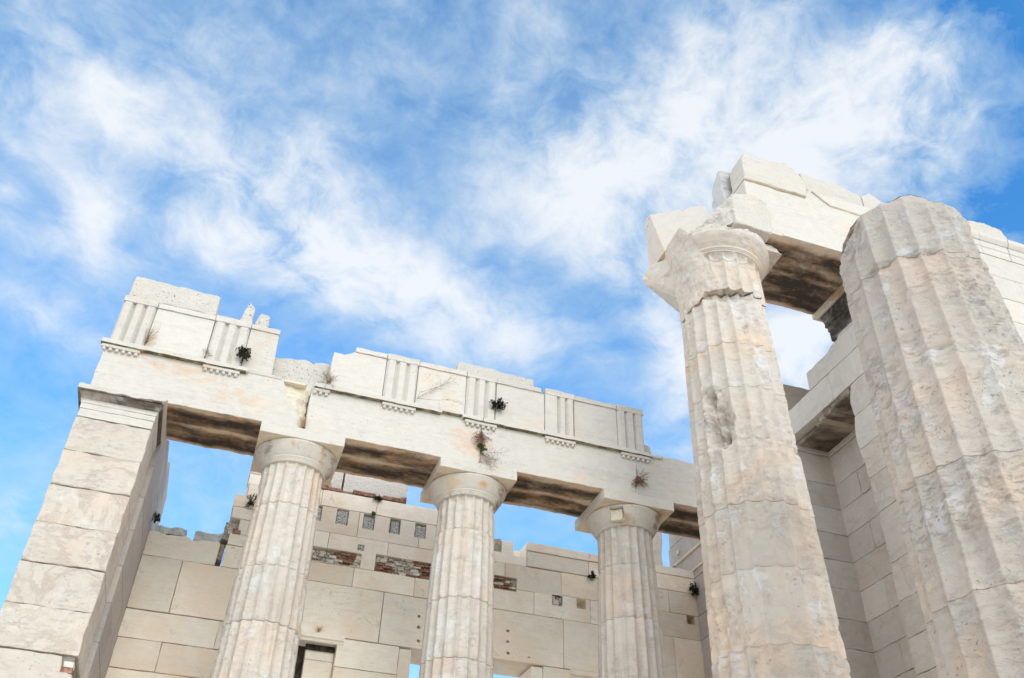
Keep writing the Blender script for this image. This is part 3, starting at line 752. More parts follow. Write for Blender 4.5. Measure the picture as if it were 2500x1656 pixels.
# taenia return at the left corner: guttae also under the side
# triglyphs
def triglyph(c, wd, zt_=1.485, zb_=.776, left=None, name='triglyph', tint=(.6, .5, .3)):
    bm = NB(); h = wd / 2; q = wd / 6; gd = .055
    sec = [(-h, -.04), (-h + .006, -.018), (-h + q * .45, .022), (-q * 1.45, .022), (-q * .98, -.028), (-q * .5, .022), (q * .5, .022), (q * .98, -.028), (q * 1.45, .022), (h - q * .45, .022), (h - .006, -.018), (h, -.04)]
    if left: sec = [(-h - left, -.04), (-h - left, .022)] + sec[2:]
    A = [bm.verts.new((c + u, -w_, zb_)) for u, w_ in sec]; B = [bm.verts.new((c + u, -w_, zt_)) for u, w_ in sec]
    fs = [bm.faces.new((A[i], A[i + 1], B[i + 1], B[i])) for i in range(len(sec) - 1)]
    paint(bm, fs, tint)
    x0 = c - h - (left or 0)
    slab(bm, [(x0, zt_), (c + h, zt_), (c + h, 1.592), (c + h * .3, 1.586), (c - h * .4, 1.594), (x0, 1.588)], S(-.030), .30, ch=.005, rough=.005, tint=tint, under=0)
    box(bm, x0 + .01, c + h - .01, .045, .3, zb_, zt_ - .002, tint=tint)
    return obj(name, bm, M_FAC, ent)
triglyph(-2.545, .45, tint=(.45, .75, .2)); triglyph(-1.27, .50, tint=(.62, .5, .45)); triglyph(1.245, .49, tint=(.66, .5, .6)); triglyph(2.49, .48, tint=(.62, .55, .75))
triglyph(3.815, .40, left=.09, tint=(.6, .5, .85)); triglyph(4.98, .46, tint=(.45, .45, .95))
def metope(poly, band, tint):
    bm = NB(); slab(bm, poly, S(.012), .26, ch=.004, rough=.004, seg=.07, tint=tint)
    if band:
        x0, x1 = band
        slab(bm, [(x0, 1.502), (x1, 1.502), (x1, 1.584), (x0 + (x1 - x0) * .6, 1.578), (x0 + (x1 - x0) * .3, 1.586), (x0, 1.580)], S(-.008), .28, ch=.005, rough=.007, seg=.05, tint=tint, under=0)
    obj('metope', bm, M_FAC, ent)
metope(rect(-2.315, -1.525, .776, 1.50), (-2.315, -1.525), (.75, .4, .1))
metope([(-1.015, .776), (-.585, .776), (-.60, 1.2), (-.61, 1.50), (-1.015, 1.50)], (-1.015, -.605), (.5, .5, .2))
metope([(.235, .776), (.995, .776), (.995, 1.50), (.50, 1.50), (.45, 1.46), (.37, 1.415), (.21, 1.42), (.20, 1.2), (.215, 1.0)], (.52, .995), (.72, .45, .3))
metope(rect(1.495, 2.245, .776, 1.50), (1.495, 2.245), (.76, .45, .4))
metope(rect(2.735, 3.52, .776, 1.50), (2.735, 3.46), (.6, .55, .5))
metope(rect(4.02, 4.745, .776, 1.50), (4.02, 4.745), (.52, .45, .6))
# courses behind and above the frieze
bm = NB()
slab(bm, [(-.59, .78), (.22, .78), (.22, 1.38), (.19, 1.43), (-.01, 1.40), (-.03, 1.36), (-.13, 1.41), (-.27, 1.39), (-.55, 1.34), (-.62, 1.34), (-.62, .78)], S(.34), .55, ch=.012, rough=.014, seg=.04, tint=(.6, .45, .3))
for a, b in ((-2.7, -1.7), (-1.69, -.64), (.24, 1.4), (1.41, 2.6), (2.61, 3.9), (3.91, 5.15)):
    slab(bm, rect(a, b, .78, 1.50), S(.32), .58, ch=.01, rough=.012, seg=.1)
rock(bm, [(x, y, z) for x in (5.18, 5.36) for y in (.10, .30) for z in (.79, 1.0)] + [(5.30, .2, 1.05)], 3, .03, 8, tint=(.35, .4, .2))
obj('frieze_backing', bm, M_ROUGH, ent)
bm = NB()
slab(bm, [(-2.745, 1.60), (-1.54, 1.596), (-1.55, 1.965), (-1.9, 1.972), (-2.1, 1.985), (-2.14, 1.968), (-2.45, 1.985), (-2.735, 1.995)], S(.015), .62, ch=.012, rough=.010, seg=.04, tint=(.52, .45, .2))
obj('cornice_backing_block', bm, M_ROUGH, ent)
bm = NB()
slab(bm, [(2.17, 1.59), (3.49, 1.59), (3.48, 2.04), (3.2, 2.035), (2.84, 2.05), (2.82, 2.07), (2.5, 2.06), (2.20, 2.07)], S(.40), .4, ch=.012, rough=.008, seg=.05, tint=(.5, .65, .6))
obj('cornice_backing_block', bm, M_ROUGH, ent)
for pts in ([(-1.22, 1.585), (-1.13, 2.03), (-1.10, 2.02), (-1.04, 1.93), (-1.02, 1.585)], [(-1.0, 1.585), (-.97, 1.74), (-.92, 1.88), (-.88, 1.86), (-.80, 1.83), (-.79, 1.585)]):
    bm = NB(); slab(bm, pts, S(.05), .20, ch=.025, rough=.02, seg=.04, tint=(.5, .5, .5)); obj('broken_spike', bm, M_ROUGH, ent)

# ================================================================== PORCH BACK WALL
YB = 2.93
bw = thing('back_wall', 'pale block wall behind the three smaller columns, with square sockets, brick patches and window heads', 'wall', (3, 3.3, -5.85))
SO = [(.945, 1.145, .165, .435, .12), (1.395, 1.59, .16, .435, .12), (1.845, 2.035, .165, .44, .12), (2.285, 2.48, .165, .435, .12), (2.72, 2.92, .165, .435, .12), (.50, .70, .165, .435, .12)]
BP = [(.05, 1.45, -.53, -.285, .14), (1.68, 3.0, -.55, -.245, .14), (3.25, 4.13, -.505, -.26, .14)]
HO = SO + BP + [(4.05, 4.29, .14, .46, .30), (3.58, 3.84, .17, .46, .26), (4.765, 4.965, -.625, -.445, .18), (5.22, 5.40, -.615, -.44, .26), (7.325, 7.495, -.575, -.405, .26),
    (1.365, 1.475, -.235, -.13, .06), (2.468, 2.515, -1.195, -1.15, .10), (2.475, 2.525, -1.375, -1.325, .10), (2.495, 2.54, -1.59, -1.545, .10),
    (3.965, 4.02, -1.21, -1.17, .10), (3.968, 4.02, -1.385, -1.35, .10), (3.98, 4.03, -1.575, -1.53, .10), (4.34, 4.39, -1.58, -1.56, .08), (4.30, 4.44, .1, .1, .05)]
bm = NB()
B_ = [
 # -1.69 .. -.865
 (-1.83, -1.235, -1.69, -.87), (-1.235, .42, -1.69, -.87), (.42, 1.885, -1.69, -.865), (1.89, 3.35, -1.69, -.865), (3.35, 4.97, -1.67, -.85), (4.97, 6.25, -1.67, -.85), (6.25, 7.03, -1.67, -.85), (7.03, 7.75, -1.67, -.85),
 (-.675, .15, -.865, -.50), (.15, 1.36, -.865, -.54), (1.36, 2.37, -.865, -.54), (2.37, 3.3, -.865, -.54), (3.3, 4.44, -.85, -.46), (4.44, 5.47, -.85, -.43), (5.47, 6.42, -.85, -.43), (6.42, 7.75, -.85, -.41),
 (-.66, -.1, -.495, -.30), (.15, .88, -.54, -.01), (.88, 1.865, -.54, -.01), (1.865, 3.0, -.54, -.01), (3.0, 3.91, -.46, -.02), (3.91, 4.94, -.46, -.02), (4.94, 6.1, -.43, -.01), (6.1, 7.0, -.42, 0.), (7.0, 7.75, -.41, 0.),
 (-.70, .15, -.04, .16), (-.55, .15, -.30, -.04), (.15, 1.325, -.01, .445), (1.325, 2.37, -.01, .445), (2.37, 3.3, -.01, .445), (3.3, 4.305, -.02, .40),
 (-.715, .15, .16, .385), (-.53, .15, .385, .60), (-.56, .15, .60, .79),
 (.15, .66, .445, .74), (.66, 1.59, .45, .745), (1.59, 2.75, .45, .75), (2.75, 3.0, .45, .72),
 (4.305, 5.465, .0, .282), (5.465, 6.5, .0, .285), (6.5, 7.75, .005, .30),
]
wallblocks(bm, B_, S(YB), .73, HO, gap=.0035, jit=.004, tb=.64, ts=.7, tg=.8)
# upper fascia, slightly proud
for a, b, z0, z1 in ((4.305, 5.465, .286, .44), (5.469, 6.45, .289, .435), (6.45, 7.75, .30, .445)):
    slab(bm, rect(a, b, z0, z1), S(YB - .018), .74, ch=.006, rough=.008, seg=.06, tint=(.6, .5, random.random()))
# left top blocks with broken edge
slab(bm, [(-1.83, -.865), (-.775, -.87), (-.765, -.50), (-.80, -.475), (-.95, -.49), (-1.18, -.525), (-1.25, -.475), (-1.40, -.485), (-1.55, -.50), (-1.65, -.475), (-1.83, -.47)], S(YB), .7, ch=.012, rough=.010, seg=.04, tint=(.55, .4, .3))
# pale courses below the window heads
for r_ in ((-1.83, -.50, -2.115, -1.70), (-.506, .25, -2.115, -1.70), (-1.83, -1.215, -2.545, -2.12), (-1.215, .25, -2.545, -2.12), (-1.83, -.7, -3.1, -2.55), (-.7, .25, -3.1, -2.55), (-1.83, .25, -5.85, -3.1),
           (1.26, 2.225, -2.13, -1.70), (1.26, 2.225, -3.1, -2.135), (1.26, 2.225, -5.85, -3.1), (2.228, 2.425, -5.85, -1.715), (4.41, 4.605, -5.85, -1.70), (4.61, 5.08, -5.85, -1.68), (5.6, 6.25, -5.85, -1.68), (6.25, 7.05, -3.2, -1.68), (7.06, 7.75, -2.6, -1.68), (6.25, 7.75, -5.85, -3.2)):
    slab(bm, rect(r_[0] + .003, r_[1] - .003, r_[2] + .003, r_[3] - .003), S(YB + (.02 if 2.2 < r_[0] < 2.3 or 4.4 < r_[0] < 4.5 else random.uniform(-.004, .004))), .71, ch=.006, rough=.005, seg=.08, tint=rt_(.5, .3, .7))
obj('wall_blocks', bm, [M_WALL, M_CORE], bw)
# masonry standing on top
bm = NB()
slab(bm, [(.985, .775), (1.155, .78), (1.165, .83), (1.54, .83), (1.56, .79), (1.66, .80), (2.0, .83), (2.06, .92), (2.085, 1.0), (2.085, 1.42), (.985, 1.42)], S(YB), .5, ch=.008, rough=.008, seg=.04, tint=(.9, .3, .3))
slab(bm, [(.79, .80), (.955, .81), (.955, 1.40), (.7, 1.40), (.74, .95)], S(YB + .01), .5, ch=.01, rough=.01, seg=.04, tint=(.85, .3, .6))
slab(bm, [(-.57, .79), (-.56, 1.15), (-.15, 1.15), (.12, .95), (.14, .79)], S(YB + .004), .5, ch=.02, rough=.02, seg=.04, tint=(.8, .3, .8))
slab(bm, [(6.72, .46), (7.10, .46), (7.07, .8), (7.12, 1.1), (7.0, 2.3), (6.72, 2.3)], S(YB + .25), .4, ch=.01, rough=.012, seg=.05, tint=(.8, .8, .8))
obj('upper_masonry', bm, M_ROUGH, bw)
bm = NB()
for x0, x1, z0, z1 in ((.60, .80, .755, .80), (.80, .98, .752, .795), (1.17, 1.53, .765, .825), (1.68, 2.03, .765, .825), (.62, .74, .80, .85), (1.96, 2.085, .765, .80), (1.98, 2.085, .805, .85)):
    rock(bm, [(x, y, z) for x in (x0, x1) for y in (YB - .01, YB + .25) for z in (z0, z1)], 2, .008, 12)
rock(bm, [(x, y, z) for x in (1.99, 2.085) for y in (YB - .005, YB + .25) for z in (.86, .94)], 2, .01, 12, mi=1)
obj('brick_course', bm, [M_BRICK, M_BROKG], bw)
# rubble crest at the left
bm = NB()
rock(bm, [(x, y, z) for x in (-1.76, -1.30) for y in (YB + .02, YB + .5) for z in (-.47, -.36)], 4, .035, 7, tint=(.55, .4, .3))
rock(bm, [(x, y, z) for x in (-1.17, -.80) for y in (YB + .02, YB + .5) for z in (-.50, -.36)] + [(-.72, YB + .1, -.30), (-.72, YB + .4, -.30)], 4, .035, 8, tint=(.5, .4, .6))
rock(bm, [(x, y, z) for x in (-.78, -.69) for y in (YB + .12, YB + .4) for z in (-.72, -.46)], 3, .02, 12, mi=1)
rock(bm, [(x, y, z) for x in (-.74, -.30) for y in (YB + .04, YB + .4) for z in (-.40, -.12)], 3, .04, 9, mi=1)
for k in range(9):
    x = random.uniform(-.72, -.42); z = random.uniform(-.42, -.18)
    rock(bm, [(x + a, YB + b, z + c) for a in (-.05, .05) for b in (.02, .12) for c in (-.03, .03)], 2, .02, 20, mi=random.choice((0, 2, 2, 3)))
rock(bm, [(x, y, z) for x in (-.62, -.50) for y in (YB - .01, YB + .2) for z in (-.30, -.235)], 2, .008, 12, mi=3)
obj('rubble_crest', bm, [M_BROKG, M_MORT, M_STONE, M_BRICK], bw)
# socket fills
for k, (x0, x1, z0, z1, _) in enumerate(SO):
    bm = NB(); q = .012 if k != 2 else .03
    rock(bm, [(x, y, z) for x in (x0 + q, x1 - q) for y in (YB + .02, YB + .11) for z in (z0 + .004, z1 - (.008 if k in (0,) else .04))], 3, .012, 22, mi=0)
    obj('cement_fill', bm, M_GRIT, bw)
bm = NB()
rock(bm, [(x, y, z) for x in (1.37, 1.47) for y in (YB + .01, YB + .1) for z in (-.23, -.135)], 3, .015, 25); obj('cement_fill', bm, M_GRIT, bw)
bm = NB()
for x0, x1, z0, z1, m_ in ((3.6, 3.83, .18, .42, 1), (4.79, 4.91, -.60, -.50, 0), (4.86, 4.95, -.56, -.46, 1), (4.78, 4.83, -.50, -.455, 0)):
    rock(bm, [(x, y, z) for x in (x0, x1) for y in (YB + .03, YB + .14) for z in (z0, z1)], 3, .02, 18, mi=m_)
obj('stone_fill', bm, [M_STONE, M_MORT], bw)
# brick and rubble patches
for x0, x1, z0, z1, dp in BP:
    bm = NB()
    for k in range(int((x1 - x0) / .12) + 1):
        a = x0 + .12 * k
        rock(bm, [(x, y, z) for x in (a, min(a + .13, x1)) for y in (YB + .07 + .02 * random.random(), YB + .14) for z in (z0, z1)], 2, .016, 18, mi=1)
    z = z0 + .02; row = 0
    while z < z1 - .03:
        x = x0 + .01 + random.random() * .05
        while x < x1 - .04:
            kind = mnoise.noise(Vector((x * 2.3, z * 3, x0)))
            if kind > -.12 and random.random() < .8:
                L = random.uniform(.07, .17); L = min(L, x1 - x - .004); mi = 0; h = .030
            else:
                L = min(random.uniform(.05, .13), x1 - x - .004); mi = random.choice((2, 2, 1)); h = random.uniform(.03, .05)
            if random.random() < .88:
                yy = YB + random.uniform(.015, .06)
                rock(bm, [(xx, y, q) for xx in (x, x + L) for y in (yy, YB + .13) for q in (z, z + h)], 2 if mi else 1, .014 if mi else .006, 20, mi=mi)
            x += L + .012
        z += .042
    obj('brick_patch', bm, [M_BRICK, M_MORT, M_STONE], bw)
# window heads
def wind(x0, x1, zc, fill, open0):
    bm = NB()
    prism(bm, [(-.05, zc - .12), (.012, zc - .12), (.03, zc - .085), (.055, zc - .07), (.06, zc), (.02, zc + .012), (-.05, zc + .012)], x0, x1, S(YB), tint=(.6, .5, .5))
    obj('window_cornice', bm, M_WALL, bw)
    bm = NB()
    z = zc - .12
    for h in (.22, .37, .37, .4, .5):
        slab(bm, rect(fill[0], fill[1], z - h + .003, z - .003), S(YB + .16), .14, ch=.004, tint=(.45, .45, random.random())); z -= h
    slab(bm, rect(open0 - .05, fill[1] + .05, z - .3, zc - .1), S(YB + .32), .1, tint=(.1, .5, .5), mi=1)  # dark backing, paints the deep shadow beside the infill
    box(bm, fill[0] - .02, fill[1] - .003, YB + .11, YB + .155, zc - .20, zc - .125, mi=1)  # dark strip painting the shade under the window cornice
    obj('window_infill', bm, [M_WALL, M_DARK], bw)
wind(.26, 1.355, -1.685, (.83, 1.257), .25)
wind(5.07, 5.62, -1.69, (5.2, 5.6), 5.08)

# inner east wall of the porch / north part of the hall wall
nw = thing('east_porch_wall', 'grey shaded wall closing the right end of the porch, with a thin brown ledge across it', 'wall', (7.8, 2, -5.85))
bm = NB()
zz = [-5.85, -5.2, -4.6, -4.0, -3.4, -2.95, -2.52, -2.1, -1.67, -.85, -.42, 0., .30, .46]
for k, (a, b) in enumerate(zip(zz, zz[1:])):
    ys = [-.02, 1.0 + .5 * (k % 2), 2.2 + .3 * (k % 2), 2.925]
    for p, q in zip(ys, ys[1:]): slab(bm, rect(p + .003, q - .003, a + .003, b - .003), W(7.56 + random.uniform(-.003, .003)), .7, ch=.006)
for a, b, y1 in ((.47, .80, 3.84), (.85, 1.25, 3.79), (1.25, 1.75, 3.74), (1.75, 2.3, 3.7)):
    ys = [.1, 1.6, 2.9, y1]
    for p, q in zip(ys, ys[1:]): slab(bm, rect(p + .003, q - .003, a + .003, b - .003), W(7.56), .7, ch=.006)
rock(bm, [(7.53, y, z) for y in (3.36, 3.44) for z in (.98, 1.07)] + [(7.60, 3.4, 1.0), (7.60, 3.36, 1.1)], 1, .01, 9, mi=1)
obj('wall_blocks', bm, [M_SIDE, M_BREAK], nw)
bm = NB(); prism(bm, [(-.02, .802), (.035, .815), (.04, .848), (-.02, .848)], .1, 3.55, W(7.56), tint=(.4, .9, .3), mi=0)
prism(bm, [(-.02, .43), (.03, .44), (.03, .468), (-.02, .468)], .1, 2.92, W(7.56), tint=(.4, .9, .3))
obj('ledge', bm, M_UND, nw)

# ================================================================== GREAT COLUMNS
MX, MY, NX, NY = 5.405, -2.31, 5.342, -5.738
t = thing('great_doric_column', 'great fluted marble column with a broken capital, carrying the end of the upper beam', 'column', (MX, MY, -5.75), 'great fluted columns')
mspots = [(-150, -.30, 18, .44, .10, .8), (-158, .12, 9, .14, .06, 1.), (-146, -.60, 10, .16, .07, .6), (-112, 1.80, 34, .18, .135, .2), (-135, 1.35, 14, .25, .02, .5), (-128, -2.6, 8, .25, .02, .6),
          (-102, -.42, 30, .26, .020, 1.2), (-172, -2.9, 24, .3, .05, .8), (-168, -.9, 20, .2, .035, .6), (-60, -.66, 9, .12, .03, .5), (-100, .90, 14, .03, .02, .5), (172, 1.2, 18, .3, .02, .5), (-52, -2.2, 10, .5, .02, .8)]
P, T = shaft_mesh(MX, MY, .615, 1.83, .795, -5.75, [.885, .15, -.64, -1.52, -2.34, -3.22, -4.1, -4.95], 9.3, spots=mspots, erode=.16, lump=.0045, fd=.105, scaly=.005, dz=.02, na=320, phase=R(4), jstep=.006)
obj('shaft', grid_mesh('shaft', P, T), M_CMID, t)
# upper drum with what is left of the neck, set a little askew and chipped at its lower edge
def capital_body():
    zs = np.concatenate([np.arange(1.70, 2.36, .02), [2.385, 2.392, 2.398, 2.405], np.arange(2.42, 2.51, .0125), np.arange(2.51, 2.60, .004), np.arange(2.605, 3.10, .0125)])
    A = np.linspace(0, 2 * np.pi, 360, endpoint=False)
    Z, TH = np.meshgrid(zs, A, indexing='ij'); dg_ = np.degrees((TH + np.pi) % (2 * np.pi) - np.pi)
    cosx, siny = np.cos(TH), np.sin(TH)
    prof_z = [1.70, 2.52, 2.526, 2.542, 2.543, 2.551, 2.552, 2.564, 2.565, 2.573, 2.574, 2.590, 2.60, 2.66, 2.74, 2.79, 2.805, 3.10]
    prof_r = [.618, .606, .632, .636, .618, .620, .646, .650, .632, .634, .660, .662, .655, .715, .775, .800, .795, .795]
    Rf = np.interp(Z, prof_z, prof_r)
    ph = ((TH + R(4)) * 20 / (2 * np.pi)) % 1.0
    dep = .105 * .6 * np.clip(1 - (2 * ph - 1) ** 2, 0, 1) ** .75 * np.clip((2.512 - Z) / .045, 0, 1) ** .5
    Rf = Rf - dep - .012 * (np.abs(Z - 2.395) < .0065)
    b = np.stack([cosx, siny, Z], -1)
    n1 = fbm(b * 1.8 + 3, 5, .55); n2 = fbm(b * 6 + 9, 4, .55)
    # rough broken part on the west and south-west
    side = np.clip((-(dg_ + 134 + 9 * n1 + 26 * (Z - 2.4))) / 5, 0, 1) * (dg_ < 0) + np.clip((dg_ - 62 - 10 * n1) / 8, 0, 1) * (dg_ > 0)
    side = np.clip(side, 0, 1)
    sw = np.exp(-((((dg_ + 360) % 360) - 205) / 26) ** 2); wn = np.exp(-((((dg_ + 360) % 360) - 140) / 24) ** 2)
    Rb = .585 + .028 * n1 + .012 * n2 + np.clip(Z - 2.30, 0, 1) * (.05 + .13 * sw) + np.clip(Z - 2.42, 0, .42) * .15 * wn + np.clip(Z - 2.0, 0, 1) * .06
    top_ = 2.83 + .12 * n1
    Rr = Rf * (1 - side) + Rb * side
    # ragged top of the echinus on the front
    ft = 2.80 + .10 * np.abs(np.sin((dg_ + 20) / 27.)) + .03 * n2
    over = np.clip((Z - ft) / .03, 0, 1) * (1 - side)
    Rr = Rr * (1 - over) + (.60 + .05 * n1 + .02 * n2) * over
    # the lower edge of the drum is broken back in the middle and hangs lower on the left
    low = 1.845 + .04 * n2 * .3 - .20 * np.clip((-(dg_ + 143)) / 14, 0, 1) * (dg_ < 0) - .16 * (dg_ > 150)
    Rr = Rr + .012
    Z2 = np.maximum(Z, low)
    P = np.stack([MX + Rr * cosx, MY + Rr * siny, Z2], -1)
    under = np.stack([MX + .36 * cosx[0], MY + .36 * siny[0], np.full(360, 1.86)], -1)[None]
    P = np.concatenate([under, P], 0)
    tn = np.zeros(P.shape); tn[..., 0] = .58; tn[..., 1] = .5; tn[..., 2] = .33
    return P, tn
P, T = capital_body()
obj('broken_capital', grid_mesh('broken_capital', P, T), M_CMID, t)
bm = NB()
# remaining corners of the abacus
rock(bm, [(5.86, -2.92, 2.80), (6.21, -2.90, 2.80), (6.22, -2.5, 2.80), (6.21, -1.55, 2.80), (5.7, -1.55, 2.80), (5.86, -2.80, 3.07), (6.16, -2.78, 3.07), (6.21, -1.55, 3.07), (5.7, -1.55, 3.07)], 4, .022, 7, tint=(.55, .5, .4))
rock(bm, [(4.57, -1.62, 2.77), (4.53, -1.62, 2.86), (4.60, -1.54, 3.04), (4.62, -1.78, 3.05), (4.85, -1.98, 2.30), (4.92, -2.28, 2.16), (4.86, -2.34, 2.50), (4.92, -2.42, 2.80), (4.86, -2.10, 3.05), (5.2, -1.55, 3.06), (5.2, -1.62, 2.3), (5.2, -2.5, 3.06), (5.2, -2.5, 2.3)], 4, .016, 5, tint=(.62, .5, .7))
rock(bm, [(5.1, -2.62, 2.84), (5.85, -2.70, 2.86), (6.1, -2.75, 2.95), (5.95, -2.88, 3.075), (5.45, -2.88, 3.075), (5.1, -2.68, 3.075), (5.2, -2.0, 2.84), (6.0, -2.0, 2.84), (5.2, -2.0, 3.075), (6.0, -2.0, 3.075), (4.9, -2.3, 3.07), (4.95, -2.25, 2.9)], 4, .04, 5.5, tint=(.6, .5, .1))
obj('abacus_remains', bm, M_CMID, t)

t = thing('great_doric_column', 'nearest great column, greyish and cracked, its top broken off and open to the sky', 'column', (NX, NY, -5.75), 'great fluted columns')
def near_top(th, x, y):
    a = (np.degrees(th) + 360) % 360
    z = np.interp(a, [0, 90, 140, 150, 175, 190, 205, 226, 235, 243, 252, 262, 277, 291, 300, 360], [.16, .10, .03, .05, .10, .15, .155, .165, .175, .195, .14, .10, .13, .125, .12, .16])
    b = np.stack([x, y, np.zeros_like(x)], -1)
    return z + .025 * fbm(b * 4 + 2, 4, .6)
nspots = [(170, .0, 20, .30, .05, .5), (-150, -.12, 16, .20, .012, .9), (-118, -.45, 26, .35, .010, .9), (-165, -.62, 12, .06, .04, .5), (-100, -1.35, 22, .45, .012, 1.2), (-80, -1.1, 25, .5, .014, 1.2),
          (-132, -3.1, 9, .2, .04, .6), (-110, -2.6, 18, .5, .008, .8), (-75, -2.4, 20, .5, .012, .8), (-95, -4.2, 24, .5, .012, .8), (-155, -3.6, 12, .3, .03, .8), (-128, -.64, 14, .05, .03, .5), (-60, -.4, 12, .4, .02, .8)]
P, T = shaft_mesh(NX, NY, .618, 1.83, .795, -5.75, [-.62, -1.75, -2.85, -3.91, -4.9], 4.4, spots=nspots, erode=.22, lump=.0045, fd=.082, topz=near_top, dz=.014, na=480, phase=R(1), jstep=.004, jw=.0035, scaly=.009, topf=near_top)
msk = P[:, 0, 2] < 90
obj('shaft', grid_mesh('shaft', P, T), M_CNEAR, t)

# ================================================================== HALL ENTABLATURE OVER THE CORNER COLUMN
he = thing('upper_entablature', 'broken upper beam of pale blocks resting on the great column, dark underneath', 'entablature', (6.8, -2.3, 3.08))
bm = NB()
slab(bm, [(5.69, 3.082), (7.16, 3.082), (9.4, 3.082), (9.4, 4.34), (6.86, 4.34), (6.80, 4.14), (5.70, 4.14), (5.69, 3.80)], S(-3.02), .33, ch=.010, rough=.010, seg=.06, tint=(.62, .5, .2), under=1)
prism(bm, [(-.02, 3.10), (.012, 3.085), (.012, 3.13), (-.02, 3.15)], 6.2, 9.2, S(-3.02), tint=(.7, .5, .3))
obj('architrave_front', bm, [M_FAC, M_SOFH], he)
bm = NB()
slab(bm, [(5.40, 3.082), (5.69, 3.06), (6.02, 3.06), (6.05, 3.3), (6.09, 3.60), (6.0, 3.78), (5.7, 3.83), (5.42, 3.72), (5.385, 3.4)], S(-3.032), .60, ch=.022, rough=.02, seg=.03, tint=(.55, .4, .6), under=0)
obj('hacked_face', bm, M_ROUGH, he)
bm = NB()
slab(bm, [(5.69, 4.150), (6.80, 4.150), (6.84, 4.30), (6.82, 4.55), (6.70, 4.72), (6.55, 4.84), (6.35, 4.80), (6.22, 4.78), (5.98, 4.72), (5.85, 4.77), (5.76, 4.76), (5.70, 4.62)], S(-3.062), .37, ch=.012, rough=.014, seg=.05, tint=(.45, .45, .3), under=1)
slab(bm, [(7.24, 4.112), (7.80, 4.10), (9.4, 4.10), (9.4, 4.338), (6.95, 4.338)], S(-3.05), .05, ch=.01, rough=.012, seg=.06, tint=(.6, .5, .3), under=1)
obj('crown_course', bm, [M_FAC, M_BREAK], he)
bm = NB()
slab(bm, [(6.90, 4.345), (6.87, 4.60), (6.84, 4.78), (6.90, 4.81), (7.05, 4.77), (7.24, 4.77), (7.5, 4.80), (7.75, 4.72), (7.97, 4.66), (7.99, 4.345)], S(-3.0), .35, ch=.012, rough=.014, seg=.05, tint=(.35, .65, .3))
slab(bm, [(8.0, 4.345), (8.02, 4.70), (8.19, 4.83), (8.40, 4.70), (8.7, 4.62), (9.3, 4.55), (9.4, 4.345)], S(-2.99), .35, ch=.012, rough=.02, seg=.05, tint=(.4, .6, .6))
obj('frieze_backing', bm, M_FAC, he)
bm = NB()
slab(bm, [(-2.62, 3.30), (-2.625, 3.9), (-2.60, 4.4), (-2.62, 4.79), (-2.48, 4.79), (-2.40, 4.68), (-2.33, 4.60), (-2.27, 4.38), (-2.23, 4.18), (-2.20, 3.9), (-2.22, 3.3)], W(5.58), .8, ch=.02, rough=.03, seg=.04, tint=(.45, .4, .8))
slab(bm, rect(5.75, 9.4, 3.083, 4.2), S(-2.685), .42, ch=.012, rough=.01, tint=(.5, .5, .2), under=1)
slab(bm, [(5.40, 3.082), (9.4, 3.082), (9.4, 4.34), (7.2, 4.3), (6.4, 4.1), (5.6, 3.7), (5.40, 3.6)], S(-2.255), .645, ch=.02, rough=.02, seg=.05, tint=(.5, .4, .8), under=1)
box(bm, 5.9, 9.3, -2.72, -2.2, 3.25, 3.9)
obj('architrave_rear', bm, [M_BROKG, M_SOFH], he)
bm = NB()
rock(bm, [(5.16, -2.66, 3.12), (5.20, -2.66, 3.52), (5.30, -2.72, 3.60), (5.40, -3.0, 3.12), (5.40, -3.0, 3.62), (5.52, -2.86, 3.86), (5.62, -2.9, 3.5), (5.62, -2.9, 3.1), (5.22, -2.1, 3.1), (5.25, -2.1, 3.5), (5.6, -2.3, 3.9), (5.6, -2.3, 3.1)], 4, .04, 6, tint=(.65, .4, .5))
obj('broken_joint', bm, M_ROUGH, he)
# mitred stub that still points along the lost front beam
bm = NB()
fp = [(4.69, -2.09, 3.085), (4.90, -2.26, 3.085), (5.10, -2.43, 3.085), (5.17, -2.47, 3.16), (5.28, -2.50, 3.36), (5.36, -2.43, 3.70), (5.38, -2.36, 4.08), (5.33, -2.28, 4.15), (5.22, -2.19, 4.18), (5.10, -2.11, 4.12), (5.06, -2.06, 4.19), (4.9, -1.92, 4.20), (4.70, -1.73, 4.25)]
n_ = Vector((-.433, -.515, .162)).normalized()
def onp(p):
    v = Vector(p); dd_ = (v - Vector((4.69, -2.09, 3.08))).dot(n_); return v - n_ * dd_ * .8
F = [onp(p) for p in fp]; B = [Vector((max(v.x, 4.70), -1.57 - .03 * mnoise.noise(v * 3), v.z if v.z > 3.2 else 3.085)) for v in F]
c_ = sum(F, Vector()) / len(F)
va = [bm.verts.new(v) for v in F]; vb = [bm.verts.new(v) for v in B]; vi = [bm.verts.new(v + (c_ - v).normalized() * .02 - n_ * -.012) for v in F]
fs = [bm.faces.new(vi), bm.faces.new(vb[::-1])]
for i in range(len(F)):
    j = (i + 1) % len(F); fs.append(bm.faces.new((va[i], va[j], vb[j], vb[i]))); fs.append(bm.faces.new((vi[i], vi[j], va[j], va[i])))
paint(bm, fs, (.5, .75, .35))
rock(bm, [(4.69, -1.72, 4.2), (4.69, -1.60, 3.95), (4.69, -1.56, 4.1), (4.9, -1.55, 4.15), (4.9, -1.7, 4.2), (4.8, -1.6, 3.9)], 3, .03, 9)
obj('mitred_stub', bm, M_FAC, he)

